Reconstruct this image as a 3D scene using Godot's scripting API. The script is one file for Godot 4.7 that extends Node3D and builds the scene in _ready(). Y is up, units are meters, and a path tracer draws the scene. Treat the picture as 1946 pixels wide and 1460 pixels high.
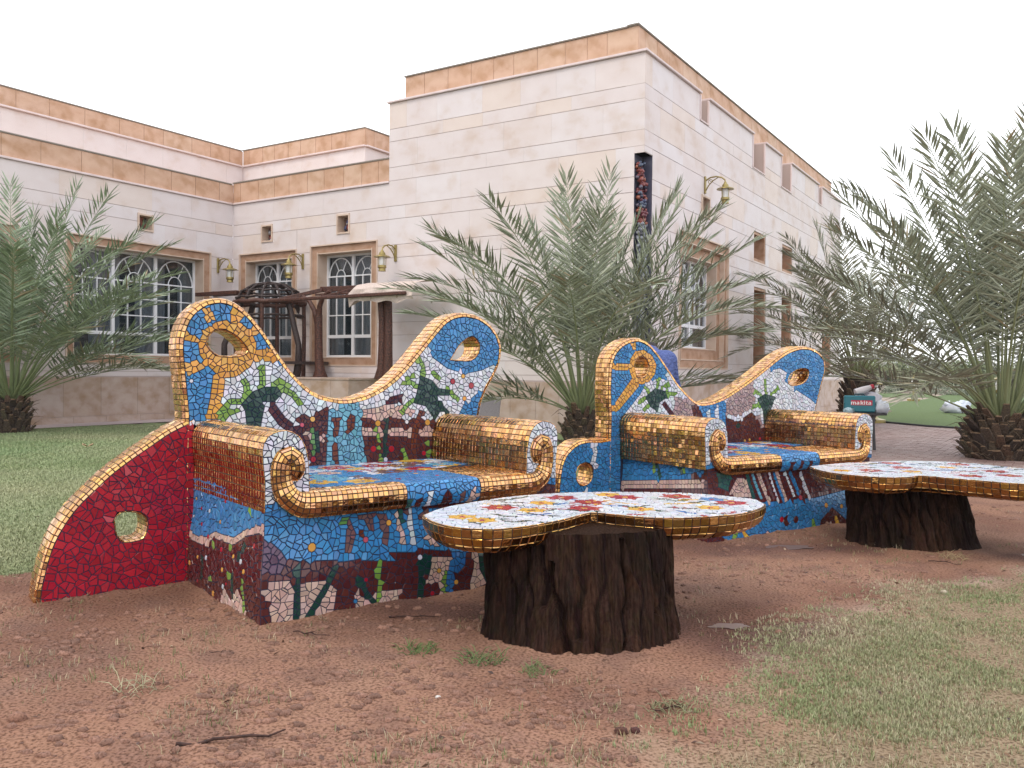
extends Node3D
# Two mosaic butterfly benches and two stump tables in front of a stone building, overcast day.

const EYE = Vector3(0, 1.3, 0)
const COL = {
	"blue": Color(0.04, 0.19, 0.42), "blue2": Color(0.03, 0.14, 0.37), "cyan": Color(0.13, 0.34, 0.46), "red": Color(0.33, 0.012, 0.028),
	"yellow": Color(0.574, 0.287, 0.0574), "yellow2": Color(0.59, 0.344, 0.0492), "white": Color(0.558, 0.582, 0.64), "dark": Color(0.0115, 0.0451, 0.0369),
	"dark2": Color(0.0246, 0.082, 0.0738), "lime": Color(0.164, 0.295, 0.0574), "green": Color(0.082, 0.205, 0.0574), "brown": Color(0.082, 0.0197, 0.0197),
	"brown2": Color(0.0615, 0.0115, 0.0213), "brown3": Color(0.123, 0.0287, 0.018), "peach": Color(0.508, 0.353, 0.303), "pink": Color(0.451, 0.082, 0.115),
	"violet": Color(0.082, 0.0369, 0.0738), "mauve": Color(0.139, 0.0697, 0.0697), "mauve2": Color(0.344, 0.246, 0.246)}
const GROUT = Color(0.02, 0.028, 0.075)
const GOLD_GROUT = Color(0.055, 0.034, 0.03)
const GOLD = Color(0.66, 0.395, 0.165)

var rng := RandomNumberGenerator.new()
var counts := {}
var M := {}

const MOTIF_BACK1 = [
	["p", "blue", [0.171, 0.984, 0.214, 1.249, 0.35, 1.242, 0.473, 1.342, 0.666, 1.344, 0.568, 1.605, 0.332, 1.79, 0.11, 1.775, -0.059, 1.435, 0.026, 0.988]],
	["p", "yellow", [0.176, 1.574, 0.228, 1.591, 0.198, 1.675, 0.132, 1.648]],
	["p", "yellow", [0.318, 1.594, 0.387, 1.575, 0.386, 1.646, 0.32, 1.672]],
	["p", "yellow", [0.425, 1.553, 0.457, 1.501, 0.501, 1.526, 0.466, 1.57]],
	["p", "yellow", [0.457, 1.418, 0.617, 1.434, 0.65, 1.356, 0.473, 1.342]],
	["p", "yellow", [0.132, 1.506, 0.128, 1.454, 0.042, 1.464, 0.042, 1.517]],
	["p", "yellow", [0.155, 1.367, 0.192, 1.316, 0.061, 1.252, 0.042, 1.329]],
	["p", "yellow", [0.214, 1.272, 0.286, 1.238, 0.271, 1.1, 0.239, 0.994, 0.168, 0.996, 0.194, 1.116]],
	["p", "yellow", [0.122, 1.454, 0.161, 1.536, 0.228, 1.583, 0.31, 1.602, 0.387, 1.582, 0.449, 1.532, 0.481, 1.464, 0.481, 1.388, 0.442, 1.311, 0.35, 1.25, 0.259, 1.242, 0.184, 1.316, 0.133, 1.381]],
	["s", "brown2", 0.062, [0.562, 1.088, 0.652, 0.97, 0.786, 0.871, 0.889, 0.739]],
	["p", "brown", [0.76, 0.983, 0.836, 0.989, 0.965, 1.058, 0.975, 0.961, 0.95, 0.663, 0.838, 0.67, 0.811, 0.775, 0.802, 0.902]],
	["p", "peach", [0.811, 0.902, 0.958, 0.881, 0.949, 0.808, 0.854, 0.821]],
	["s", "green", 0.022, [0.862, 0.924, 0.88, 0.739]],
	["s", "dark", 0.026, [0.891, 0.899, 0.903, 0.754]],
	["p", "cyan", [0.959, 0.663, 0.966, 0.864, 0.974, 1.034, 1.081, 1.075, 1.208, 1.073, 1.231, 1.02, 1.219, 0.887, 1.267, 0.644]],
	["p", "brown3", [1.001, 0.984, 1.054, 0.983, 1.055, 0.926, 1.039, 0.829, 1.051, 0.665, 1.022, 0.667, 1.032, 0.862]],
	["p", "brown3", [1.105, 0.957, 1.135, 1.006, 1.172, 0.988, 1.164, 0.906, 1.118, 0.871]],
	["s", "lime", 0.040, [0.518, 1.327, 0.525, 1.158]],
	["s", "lime", 0.037, [0.538, 1.158, 0.634, 1.227, 0.717, 1.18]],
	["s", "lime", 0.037, [0.634, 1.188, 0.725, 1.141, 0.776, 1.077]],
	["s", "lime", 0.036, [0.427, 1.098, 0.32, 1.1, 0.237, 1.012]],
	["s", "lime", 0.040, [0.427, 1.113, 0.419, 1.204, 0.396, 1.235]],
	["s", "lime", 0.037, [0.483, 1.005, 0.507, 0.913]],
	["s", "lime", 0.030, [0.381, 1.053, 0.305, 1.025, 0.267, 0.981]],
	["p", "dark", [0.389, 1.083, 0.458, 1.159, 0.537, 1.189, 0.618, 1.188, 0.651, 1.142, 0.602, 1.095, 0.546, 1.096, 0.53, 1.035, 0.51, 0.928, 0.425, 0.931, 0.412, 1.038]],
	["c", "yellow", 0.862, 0.977, 0.019],
	["c", "pink", 0.789, 0.942, 0.016],
	["c", "red", 0.868, 0.714, 0.021],
	["c", "white", 0.083, 1.226, 0.012],
	["p", "blue", [1.748, 1.457, 1.786, 1.393, 1.911, 1.317, 2.07, 1.279, 2.217, 1.306, 2.394, 1.373, 2.469, 1.611, 2.098, 1.784, 1.845, 1.68]],
	["p", "blue", [2.186, 1.139, 2.303, 1.165, 2.205, 0.903, 1.978, 0.91, 2.056, 1.053]],
	["p", "brown", [1.226, 0.976, 1.522, 0.962, 1.883, 0.939, 1.883, 0.88, 1.227, 0.908]],
	["p", "peach", [1.229, 1.031, 1.35, 1.047, 1.435, 1.076, 1.521, 1.05, 1.639, 1.022, 1.61, 0.972, 1.351, 0.966, 1.229, 0.976]],
	["p", "peach", [1.23, 0.911, 1.852, 0.89, 1.853, 0.823, 1.23, 0.853]],
	["p", "brown", [1.23, 0.853, 1.853, 0.823, 1.855, 0.601, 1.27, 0.637]],
	["p", "brown2", [1.434, 1.114, 1.528, 1.135, 1.536, 1.075, 1.406, 1.062]],
	["p", "brown3", [1.676, 1.021, 1.729, 1.007, 1.677, 0.894, 1.648, 0.78, 1.672, 0.625, 1.598, 0.63, 1.604, 0.782, 1.618, 0.896]],
	["s", "lime", 0.031, [1.712, 1.174, 1.608, 1.213, 1.52, 1.213]],
	["s", "lime", 0.031, [1.727, 1.2, 1.704, 1.328, 1.673, 1.379]],
	["s", "lime", 0.031, [1.638, 1.099, 1.579, 1.061, 1.522, 0.999]],
	["s", "lime", 0.031, [1.849, 1.239, 1.787, 1.29]],
	["s", "lime", 0.034, [1.92, 1.187, 1.96, 1.121, 2.024, 1.08]],
	["s", "lime", 0.031, [1.637, 1.264, 1.549, 1.238]],
	["p", "dark", [1.682, 1.264, 1.788, 1.226, 1.834, 1.174, 1.928, 1.16, 1.928, 1.121, 1.85, 1.122, 1.882, 1.043, 1.929, 1.003, 1.851, 1.005, 1.806, 0.941, 1.729, 1.046, 1.624, 1.073, 1.653, 1.137, 1.667, 1.2]],
	["s", "lime", 0.025, [1.337, 0.899, 1.359, 0.768, 1.37, 0.65]],
	["s", "dark", 0.032, [1.414, 0.965, 1.401, 0.828, 1.402, 0.654]],
	["s", "lime", 0.020, [1.545, 0.759, 1.595, 0.643]],
	["s", "lime", 0.021, [1.753, 0.801, 1.755, 0.646]],
	["c", "yellow", 1.344, 0.936, 0.022],
	["c", "pink", 1.337, 1.001, 0.017],
	["c", "white", 1.573, 0.939, 0.015],
	["c", "yellow", 1.745, 0.930, 0.022],
	["c", "red", 1.310, 0.762, 0.023],
	["c", "red", 1.452, 0.755, 0.024],
	["c", "red", 1.959, 1.223, 0.021],
	["c", "red", 2.125, 1.192, 0.023],
	["c", "yellow", 2.051, 1.261, 0.017],
	["c", "yellow", 2.064, 1.097, 0.017],
	["c", "red", 1.716, 0.712, 0.018],
	["c", "white", 1.406, 0.685, 0.016],
	["c", "white", 1.714, 0.668, 0.017]]
const MOTIF_FRONT1 = [
	["p", "blue", [0.062, 0.701, 0.063, 0.44, 0.096, 0.436, 0.146, 0.374, 0.197, 0.344, 0.265, 0.319, 0.388, 0.308, 0.488, 0.299, 0.823, 0.252, 0.82, 0.643]],
	["p", "violet", [0.063, 0.44, 0.096, 0.436, 0.163, 0.38, 0.197, 0.332, 0.163, 0.268, 0.064, 0.282]],
	["p", "peach", [0.087, 0.183, 0.105, 0.24, 0.214, 0.233, 0.253, 0.158, 0.241, -0.06, 0.088, -0.032]],
	["p", "peach", [0.274, 0.212, 0.406, 0.206, 0.479, 0.149, 0.453, -0.023, 0.328, -0.059, 0.276, -0.05]],
	["s", "dark", 0.033, [0.258, 0.312, 0.257, 0.157, 0.25, -0.045]],
	["s", "dark", 0.034, [0.479, 0.279, 0.407, 0.152, 0.267, -0.04]],
	["c", "yellow", 0.334, 0.380, 0.023],
	["c", "pink", 0.403, 0.416, 0.021],
	["p", "blue", [0.481, 0.458, 0.482, 0.288, 0.586, 0.287, 0.701, 0.305, 0.804, 0.302, 0.972, 0.282, 1.019, 0.293, 1.298, 0.243, 1.65, 0.211, 2.453, 0.25, 2.451, 0.418, 0.48, 0.559]],
	["p", "mauve", [0.536, 0.452, 0.557, 0.501, 0.594, 0.42, 0.565, 0.335, 0.527, 0.349]],
	["p", "mauve", [0.631, 0.519, 0.699, 0.522, 0.707, 0.434, 0.675, 0.434]],
	["p", "mauve", [0.736, 0.516, 0.773, 0.512, 0.811, 0.436, 0.789, 0.34, 0.77, 0.349, 0.766, 0.441]],
	["p", "brown3", [0.617, 0.44, 0.639, 0.438, 0.646, 0.402, 0.621, 0.408]],
	["s", "dark2", 0.024, [0.884, 0.528, 0.886, 0.435]],
	["s", "mauve", 0.024, [0.916, 0.519, 0.932, 0.43, 0.929, 0.344]],
	["s", "white", 0.020, [0.946, 0.523, 0.952, 0.435, 0.964, 0.337]],
	["s", "peach", 0.024, [0.852, 0.515, 0.871, 0.437, 0.891, 0.388, 0.895, 0.341]],
	["s", "green", 0.013, [0.529, 0.516, 0.529, 0.478]],
	["p", "mauve", [1.002, 0.484, 1.065, 0.518, 1.058, 0.479, 1.018, 0.462]],
	["p", "peach", [1.043, 0.365, 1.066, 0.376, 1.123, 0.308, 1.067, 0.308]],
	["p", "peach", [0.581, 0.096, 0.595, 0.12, 0.688, 0.074, 0.71, 0.109, 0.791, 0.097, 0.851, 0.095, 0.86, -0.092, 0.582, -0.089]],
	["s", "dark", 0.026, [0.615, 0.194, 0.645, 0.119, 0.696, 0.047]],
	["s", "lime", 0.014, [0.744, 0.261, 0.731, 0.171, 0.721, 0.069]],
	["p", "dark", [0.973, 0.265, 1.067, 0.257, 1.06, 0.187, 1.029, 0.13, 1.022, -0.031, 0.967, -0.023, 0.981, 0.143]],
	["p", "peach", [1.076, 0.246, 1.206, 0.23, 1.198, 0.182, 1.153, 0.154, 1.167, 0.008, 1.126, -0, 1.109, 0.057, 1.037, 0.108, 1.06, 0.18]],
	["p", "blue2", [1.206, 0.257, 1.306, 0.249, 1.298, 0.169, 1.223, 0.11, 1.216, 0.007, 1.167, -0.041, 1.166, 0.07, 1.186, 0.184]],
	["s", "lime", 0.012, [1.169, 0.159, 1.158, 0.071, 1.149, -0.024]],
	["p", "peach", [1.366, 0.238, 1.383, 0.236, 1.393, 0.136, 1.446, 0.043, 1.438, -0.062, 1.347, -0.048, 1.333, 0.059, 1.358, 0.14]],
	["p", "dark", [1.392, 0.242, 1.47, 0.225, 1.507, 0.071, 1.526, -0.04, 1.456, -0.065, 1.455, 0.042, 1.401, 0.135]],
	["p", "blue2", [1.461, 0.241, 1.586, 0.226, 1.525, 0.068, 1.498, 0.108]],
	["c", "red", 0.651, 0.176, 0.013],
	["c", "white", 0.992, 0.253, 0.015],
	["c", "yellow", 1.118, 0.162, 0.015],
	["c", "yellow", 1.236, 0.080, 0.015],
	["c", "red", 1.073, 0.039, 0.015],
	["c", "blue", 0.588, 0.070, 0.012],
	["c", "pink", 0.653, 0.385, 0.016],
	["c", "yellow", 0.803, 0.460, 0.017]]
const MOTIF_SIDE1 = [
	["p", "blue", [-0.205, 0.653, -0.14, 0.302, 0.068, 0.305, 0.235, 0.304, 0.42, 0.369, 0.545, 0.371, 0.713, 0.38, 0.893, 0.45, 1.062, 0.492, 1.222, 0.485, 1.259, 0.613, 1.02, 0.582, 0.757, 0.605, 0.468, 0.649]],
	["s", "peach", 0.037, [-0.201, 0.293, 0.068, 0.305, 0.235, 0.304, 0.42, 0.369, 0.545, 0.371, 0.713, 0.38, 0.893, 0.45, 1.062, 0.488, 1.183, 0.471]],
	["p", "white", [1.122, 0.548, 1.221, 0.578, 1.202, 0.505, 1.143, 0.489]],
	["p", "peach", [0.525, -0.06, 0.597, 0.12, 0.716, 0.068, 0.807, 0.154, 0.941, 0.059, 0.877, -0.079, 0.551, -0.141]],
	["p", "peach", [-0.108, 0.23, -0.049, 0.249, -0.032, 0.099, -0.077, 0.081]],
	["p", "peach", [-0.121, -0.004, -0.061, -0.04, -0.09, -0.066, -0.136, -0.065]],
	["s", "lime", 0.011, [0.415, 0.333, 0.383, 0.22, 0.397, 0.107]],
	["s", "lime", 0.010, [0.678, 0.358, 0.667, 0.262, 0.692, 0.173]],
	["s", "lime", 0.012, [0.862, 0.231, 0.896, 0.148, 0.919, 0.046]],
	["s", "dark", 0.021, [0.871, 0.398, 0.806, 0.295]],
	["s", "dark", 0.025, [0.738, 0.199, 0.74, 0.081]],
	["s", "dark", 0.022, [0.263, 0.227, 0.238, 0.094]],
	["s", "dark", 0.025, [-0.078, 0.206, -0.106, -0.011]],
	["s", "lime", 0.010, [0.966, 0.639, 0.913, 0.555]],
	["c", "white", 0.322, 0.228, 0.016],
	["c", "white", 0.839, 0.295, 0.015],
	["c", "yellow", 0.040, 0.150, 0.017],
	["c", "yellow", 0.181, 0.208, 0.013],
	["c", "yellow", 0.584, 0.209, 0.014],
	["c", "yellow", 0.732, 0.304, 0.013],
	["c", "yellow", 0.888, 0.253, 0.015],
	["c", "yellow", 0.444, 0.050, 0.018],
	["c", "white", 0.597, 0.120, 0.016],
	["c", "red", 0.546, 0.310, 0.016],
	["c", "red", 1.001, 0.398, 0.016],
	["c", "red", 0.316, 0.344, 0.014],
	["c", "white", -0.181, 0.130, 0.016],
	["c", "red", 0.183, 0.070, 0.013],
	["c", "red", 0.556, 0.572, 0.012],
	["c", "red", 0.151, 0.483, 0.012],
	["c", "white", 0.293, 0.485, 0.013],
	["c", "red", 0.185, 0.397, 0.013],
	["c", "yellow", 0.482, 0.449, 0.012],
	["c", "white", 0.706, 0.603, 0.011],
	["c", "yellow", 0.051, 0.528, 0.012],
	["c", "white", 0.026, 0.422, 0.010],
	["c", "yellow", 1.141, 0.645, 0.009],
	["c", "red", 0.645, 0.143, 0.010]]
const MOTIF_BACK2 = [
	["p", "blue", [-0.16, 0.887, 0.084, 0.946, 0.251, 1.106, 0.335, 1.22, 0.465, 1.253, 0.565, 1.236, 0.506, 1.419, 0.243, 1.626, -0.129, 1.583, -0.243, 1.141]],
	["p", "yellow", [-0.055, 1.378, 0.145, 1.373, 0.146, 1.316, -0.055, 1.315]],
	["p", "yellow", [0.145, 1.55, 0.208, 1.552, 0.239, 1.476, 0.178, 1.462]],
	["p", "yellow", [0.164, 1.252, 0.249, 1.19, 0.022, 0.979, -0.08, 0.933, -0.061, 0.996]],
	["p", "yellow", [0.131, 1.316, 0.14, 1.413, 0.192, 1.479, 0.288, 1.497, 0.385, 1.45, 0.437, 1.368, 0.421, 1.286, 0.356, 1.22, 0.271, 1.195, 0.175, 1.22]],
	["p", "mauve2", [0.668, 1.086, 0.805, 1.068, 0.899, 0.999, 0.948, 0.895, 0.626, 0.902, 0.647, 0.969]],
	["p", "brown", [0.857, 1.008, 0.958, 0.998, 1.007, 0.894, 0.889, 0.897]],
	["s", "brown2", 0.043, [0.517, 1.041, 0.637, 0.919]],
	["s", "lime", 0.033, [0.445, 1.121, 0.465, 1.261]],
	["s", "lime", 0.033, [0.467, 1.137, 0.587, 1.212]],
	["s", "lime", 0.033, [0.511, 1.12, 0.679, 1.111]],
	["s", "lime", 0.033, [0.379, 1.121, 0.292, 1.179]],
	["s", "lime", 0.033, [0.358, 1.105, 0.23, 1.041]],
	["s", "lime", 0.033, [0.381, 1.039, 0.295, 0.975]],
	["p", "dark", [0.315, 1.089, 0.422, 1.162, 0.544, 1.137, 0.567, 1.087, 0.479, 1.038, 0.458, 0.955, 0.37, 1.006]],
	["p", "blue", [0.951, 0.998, 1.287, 1.046, 1.304, 0.625, 1.24, 0.627, 1.007, 0.894]],
	["s", "white", 0.024, [1.077, 0.996, 1.09, 0.892]],
	["s", "white", 0.024, [1.185, 1.012, 1.199, 0.89]],
	["p", "mauve2", [1.295, 1.037, 1.479, 1.159, 1.631, 1.23, 1.698, 1.095, 1.675, 0.969, 1.509, 0.901, 1.304, 0.896]],
	["p", "brown", [1.3, 0.888, 1.46, 0.849, 1.637, 0.934, 1.768, 0.842, 2.051, 0.752, 2.205, 0.571, 1.304, 0.607]],
	["p", "mauve2", [1.702, 0.897, 1.754, 0.905, 1.822, 0.786, 1.783, 0.778]],
	["s", "lime", 0.036, [1.79, 1.076, 1.672, 1.14]],
	["s", "lime", 0.036, [1.829, 1.094, 1.819, 1.23]],
	["s", "lime", 0.036, [1.896, 1.084, 2.015, 1.166]],
	["s", "lime", 0.036, [1.765, 1.004, 1.649, 0.988]],
	["p", "dark", [1.712, 1.059, 1.816, 1.103, 1.963, 1.075, 1.925, 0.984, 1.873, 0.912, 1.915, 0.802, 1.808, 0.822, 1.793, 0.95]],
	["c", "dark", 1.460, 0.822, 0.035],
	["p", "blue", [1.891, 1.33, 2.025, 1.353, 2.122, 1.313, 2.11, 1.221, 2.277, 1.137, 2.478, 1.051, 2.609, 0.974, 2.889, 1.086, 2.877, 1.628, 2.13, 1.572, 1.863, 1.421]],
	["c", "yellow", 1.552, 0.668, 0.014],
	["c", "yellow", 1.616, 0.675, 0.014],
	["c", "red", 1.758, 0.679, 0.016],
	["c", "yellow", 1.732, 0.707, 0.013]]
const MOTIF_FRONT2 = [
	["p", "blue", [0.027, 0.339, 0.668, 0.285, 1.285, 0.279, 1.988, 0.345, 1.997, -0.053, 1.243, -0.016, 0.674, -0.023, 0.273, 0.001, 0.03, 0.168]],
	["p", "dark2", [0.142, 0.546, 0.305, 0.508, 0.266, 0.394, 0.164, 0.43]],
	["p", "peach", [0.286, 0.393, 0.367, 0.49, 0.493, 0.482, 0.517, 0.333, 0.328, 0.346]],
	["p", "brown", [0.263, 0.539, 0.408, 0.531, 0.326, 0.478]],
	["s", "dark2", 0.038, [0.482, 0.512, 0.549, 0.316]],
	["s", "cyan", 0.033, [0.535, 0.524, 0.635, 0.31]],
	["s", "peach", 0.045, [0.61, 0.52, 0.723, 0.281]],
	["s", "mauve", 0.033, [0.686, 0.516, 0.778, 0.284]],
	["s", "white", 0.027, [0.741, 0.513, 0.823, 0.281]],
	["s", "blue", 0.033, [0.796, 0.51, 0.89, 0.276]],
	["s", "peach", 0.030, [0.841, 0.507, 0.924, 0.273]],
	["s", "brown", 0.037, [0.886, 0.505, 1.004, 0.268]],
	["s", "white", 0.025, [0.942, 0.502, 1.026, 0.297]],
	["s", "blue", 0.037, [0.999, 0.499, 1.12, 0.259]],
	["s", "brown", 0.034, [1.057, 0.495, 1.143, 0.257]],
	["s", "white", 0.022, [1.138, 0.491, 1.213, 0.284]],
	["s", "dark", 0.038, [0.476, 0.262, 0.563, 0.136]],
	["p", "brown", [0.803, 0.131, 0.892, 0.169, 0.939, 0.104, 0.871, 0.095]],
	["p", "brown", [1.337, 0.086, 1.481, 0.185, 1.683, 0.056, 1.888, 0.121, 1.891, -0.027, 1.315, -0.007]],
	["s", "lime", 0.032, [0.333, 0.098, 0.304, -0.002]],
	["s", "yellow2", 0.032, [0.416, 0.075, 0.524, -0.024]],
	["s", "lime", 0.031, [1.241, 0.094, 1.291, -0.021]],
	["s", "yellow2", 0.026, [1.532, 0.101, 1.584, 0.016]],
	["s", "peach", 0.039, [0.695, 0.035, 0.762, -0.017]],
	["s", "peach", 0.035, [1.459, 0.059, 1.485, -0.007]],
	["c", "red", 0.859, 0.134, 0.023],
	["c", "brown", 1.030, 0.119, 0.028],
	["c", "yellow", 1.407, 0.206, 0.021],
	["c", "yellow", 1.605, 0.183, 0.019],
	["c", "white", 1.783, 0.154, 0.020],
	["c", "white", 1.707, 0.127, 0.016],
	["c", "white", 1.670, 0.114, 0.016],
	["c", "red", 1.096, 0.292, 0.022]]
const MOTIF_SIDE2 = [
	["p", "blue", [-0.233, 0.638, 0.991, 0.678, 0.993, 0.507, -0.202, 0.361]],
	["p", "peach", [-0.202, 0.357, 0.994, 0.495, 0.995, 0.424, -0.201, 0.291]],
	["s", "dark2", 0.040, [0.425, 0.583, 0.494, 0.445]],
	["s", "lime", 0.028, [0.402, 0.581, 0.415, 0.49]],
	["s", "lime", 0.026, [0.76, 0.606, 0.771, 0.527]],
	["s", "dark2", 0.030, [0.707, 0.609, 0.74, 0.523]]]
const MOTIF_WING2 = [
	["p", "blue", [-0.919, 0.905, 0.085, 0.882, 0.101, -0.315, -0.907, -0.203]],
	["s", "white", 0.047, [-0.248, 0.701, -0.227, 0.637, -0.255, 0.528]],
	["s", "white", 0.041, [-0.313, 0.374, -0.331, 0.266]]]

# ---------------------------------------------------------------- geometry helpers
class Geo:
	var v := PackedVector3Array()
	var n := PackedVector3Array()
	var c := PackedColorArray()
	func tri(a: Vector3, b: Vector3, d: Vector3, col: Color, hint: Vector3) -> void:
		var g := (d - a).cross(b - a)
		if g.dot(hint) < 0.0:
			var t := b
			b = d
			d = t
			g = -g
		g = g.normalized()
		v.append(a); v.append(b); v.append(d)
		n.append(g); n.append(g); n.append(g)
		c.append(col); c.append(col); c.append(col)
	func trin(a: Vector3, b: Vector3, d: Vector3, na: Vector3, nb: Vector3, nd: Vector3, ca: Color, cb: Color, cd: Color) -> void:
		if (d - a).cross(b - a).dot(na + nb + nd) < 0.0:
			v.append(a); v.append(d); v.append(b)
			n.append(na); n.append(nd); n.append(nb)
			c.append(ca); c.append(cd); c.append(cb)
		else:
			v.append(a); v.append(b); v.append(d)
			n.append(na); n.append(nb); n.append(nd)
			c.append(ca); c.append(cb); c.append(cd)
	func quad(a: Vector3, b: Vector3, e: Vector3, d: Vector3, col: Color, hint: Vector3) -> void:
		tri(a, b, e, col, hint)
		tri(a, e, d, col, hint)
	func box(ctr: Vector3, size: Vector3, col: Color, bas := Basis(), bev := 0.0) -> void:
		var h := size * 0.5
		for ax in 3:
			for s in [-1.0, 1.0]:
				var nn := Vector3()
				nn[ax] = s
				var u := (ax + 1) % 3
				var w := (ax + 2) % 3
				var p := []
				for k in [[-1, -1], [1, -1], [1, 1], [-1, 1]]:
					var q := Vector3()
					q[ax] = s * h[ax]
					q[u] = k[0] * (h[u] - bev)
					q[w] = k[1] * (h[w] - bev)
					p.append(ctr + bas * q)
				quad(p[0], p[1], p[2], p[3], col, bas * nn)
		if bev > 0.0:
			for ax in 3:
				var u := (ax + 1) % 3
				var w := (ax + 2) % 3
				for su in [-1.0, 1.0]:
					for sw in [-1.0, 1.0]:
						var p := []
						for k in [[-1, 0], [1, 0], [1, 1], [-1, 1]]:
							var q := Vector3()
							q[ax] = k[0] * (h[ax] - bev)
							q[u] = su * (h[u] - (bev if k[1] == 1 else 0.0))
							q[w] = sw * (h[w] - (0.0 if k[1] == 1 else bev))
							p.append(ctr + bas * q)
						var hint := Vector3()
						hint[u] = su
						hint[w] = sw
						quad(p[0], p[1], p[2], p[3], col, bas * hint)
			for sx in [-1.0, 1.0]:
				for sy in [-1.0, 1.0]:
					for sz in [-1.0, 1.0]:
						var s := Vector3(sx, sy, sz)
						var m := Vector3(h.x - bev, h.y - bev, h.z - bev) * s
						tri(ctr + bas * (m + Vector3(sx * bev, 0, 0)), ctr + bas * (m + Vector3(0, sy * bev, 0)), ctr + bas * (m + Vector3(0, 0, sz * bev)), col, bas * s)
	func tube(pts: Array, radii: Array, sides: int, col: Color, flat := 1.0, caps := true) -> void:
		var up := Vector3.UP
		var rings := []
		var norms := []
		for i in pts.size():
			var t: Vector3 = (pts[mini(i + 1, pts.size() - 1)] - pts[maxi(i - 1, 0)]).normalized()
			if absf(t.dot(up)) > 0.95:
				up = Vector3.RIGHT if absf(t.x) < 0.9 else Vector3.BACK
			var x := up.cross(t).normalized()
			var y := t.cross(x).normalized()
			up = y
			var r := PackedVector3Array()
			var nn := PackedVector3Array()
			for k in sides:
				var a := TAU * k / sides
				var d := x * cos(a) + y * sin(a) * flat
				r.append(pts[i] + d * radii[i])
				nn.append((x * cos(a) + y * sin(a) / maxf(flat, 0.2)).normalized())
			rings.append(r)
			norms.append(nn)
		for i in pts.size() - 1:
			for k in sides:
				var l := (k + 1) % sides
				trin(rings[i][k], rings[i][l], rings[i + 1][l], norms[i][k], norms[i][l], norms[i + 1][l], col, col, col)
				trin(rings[i][k], rings[i + 1][l], rings[i + 1][k], norms[i][k], norms[i + 1][l], norms[i + 1][k], col, col, col)
		if caps:
			for e in [0, pts.size() - 1]:
				var hint: Vector3 = pts[e] - pts[1 if e == 0 else e - 1]
				for k in sides:
					tri(pts[e], rings[e][k], rings[e][(k + 1) % sides], col, hint)
	func lathe(ctr: Vector3, prof: Array, sides: int, col: Color) -> void:
		for i in prof.size() - 1:
			var p: Vector2 = prof[i]
			var q: Vector2 = prof[i + 1]
			var d := q - p
			var nr := Vector2(d.y, -d.x).normalized()
			for k in sides:
				var a := TAU * k / sides
				var b := TAU * (k + 1) / sides
				var da := Vector3(cos(a), 0, sin(a))
				var db := Vector3(cos(b), 0, sin(b))
				var na := da * nr.x + Vector3.UP * nr.y
				var nb := db * nr.x + Vector3.UP * nr.y
				var A := ctr + da * p.x + Vector3.UP * p.y
				var B := ctr + db * p.x + Vector3.UP * p.y
				var C := ctr + db * q.x + Vector3.UP * q.y
				var D := ctr + da * q.x + Vector3.UP * q.y
				trin(A, B, C, na, nb, nb, col, col, col)
				trin(A, C, D, na, nb, na, col, col, col)
	func blob(ctr: Vector3, rad: Vector3, col: Color, bas := Basis(), lumps := 0.0, sd := 0, seg := 10) -> void:
		var nz := FastNoiseLite.new()
		nz.seed = sd
		nz.frequency = 1.3
		var P := func(i: int, k: int) -> Vector3:
			var th := PI * i / (seg / 2)
			var ph := TAU * (k % seg) / seg
			var d := Vector3(sin(th) * cos(ph), cos(th), sin(th) * sin(ph))
			return ctr + bas * (d * rad * (1.0 + lumps * nz.get_noise_3dv(d * 1.5)))
		for i in seg / 2:
			for k in seg:
				var a: Vector3 = P.call(i, k)
				var b: Vector3 = P.call(i, k + 1)
				var e: Vector3 = P.call(i + 1, k + 1)
				var d: Vector3 = P.call(i + 1, k)
				trin(a, b, e, (a - ctr).normalized(), (b - ctr).normalized(), (e - ctr).normalized(), col, col, col)
				trin(a, e, d, (a - ctr).normalized(), (e - ctr).normalized(), (d - ctr).normalized(), col, col, col)
	func mesh() -> ArrayMesh:
		var m := ArrayMesh.new()
		var arr := []
		arr.resize(Mesh.ARRAY_MAX)
		arr[Mesh.ARRAY_VERTEX] = v
		arr[Mesh.ARRAY_NORMAL] = n
		arr[Mesh.ARRAY_COLOR] = c
		if v.size() > 0:
			m.add_surface_from_arrays(Mesh.PRIMITIVE_TRIANGLES, arr)
		return m

func pv(a: Array) -> PackedVector2Array:
	var r := PackedVector2Array()
	for i in a.size() / 2:
		r.append(Vector2(a[2 * i], a[2 * i + 1]))
	return r

func numbered(called: String, parent: Node) -> String:
	var k := str(parent.get_instance_id()) + called
	var i: int = counts.get(k, 0)
	counts[k] = i + 1
	return called if i == 0 else "%s_%03d" % [called, i]

func part(called: String, mesh: Mesh, mat: Material, parent: Node, xf := Transform3D(), kind := "") -> MeshInstance3D:
	var o := MeshInstance3D.new()
	o.name = numbered(called, parent)
	o.mesh = mesh
	o.material_override = mat
	o.transform = xf
	if kind != "":
		o.set_meta("kind", kind)
	parent.add_child(o, true)
	return o

func thing(called: String, label: String, category: String, xf := Transform3D(), group := "") -> Node3D:
	var o := Node3D.new()
	o.name = numbered(called, self)
	o.transform = xf
	add_child(o, true)
	tag(o, label, category, group)
	return o

func tag(o: Node, label: String, category: String, group := "") -> void:
	o.set_meta("label", label)
	o.set_meta("category", category)
	if group != "":
		o.set_meta("group", group)

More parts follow.
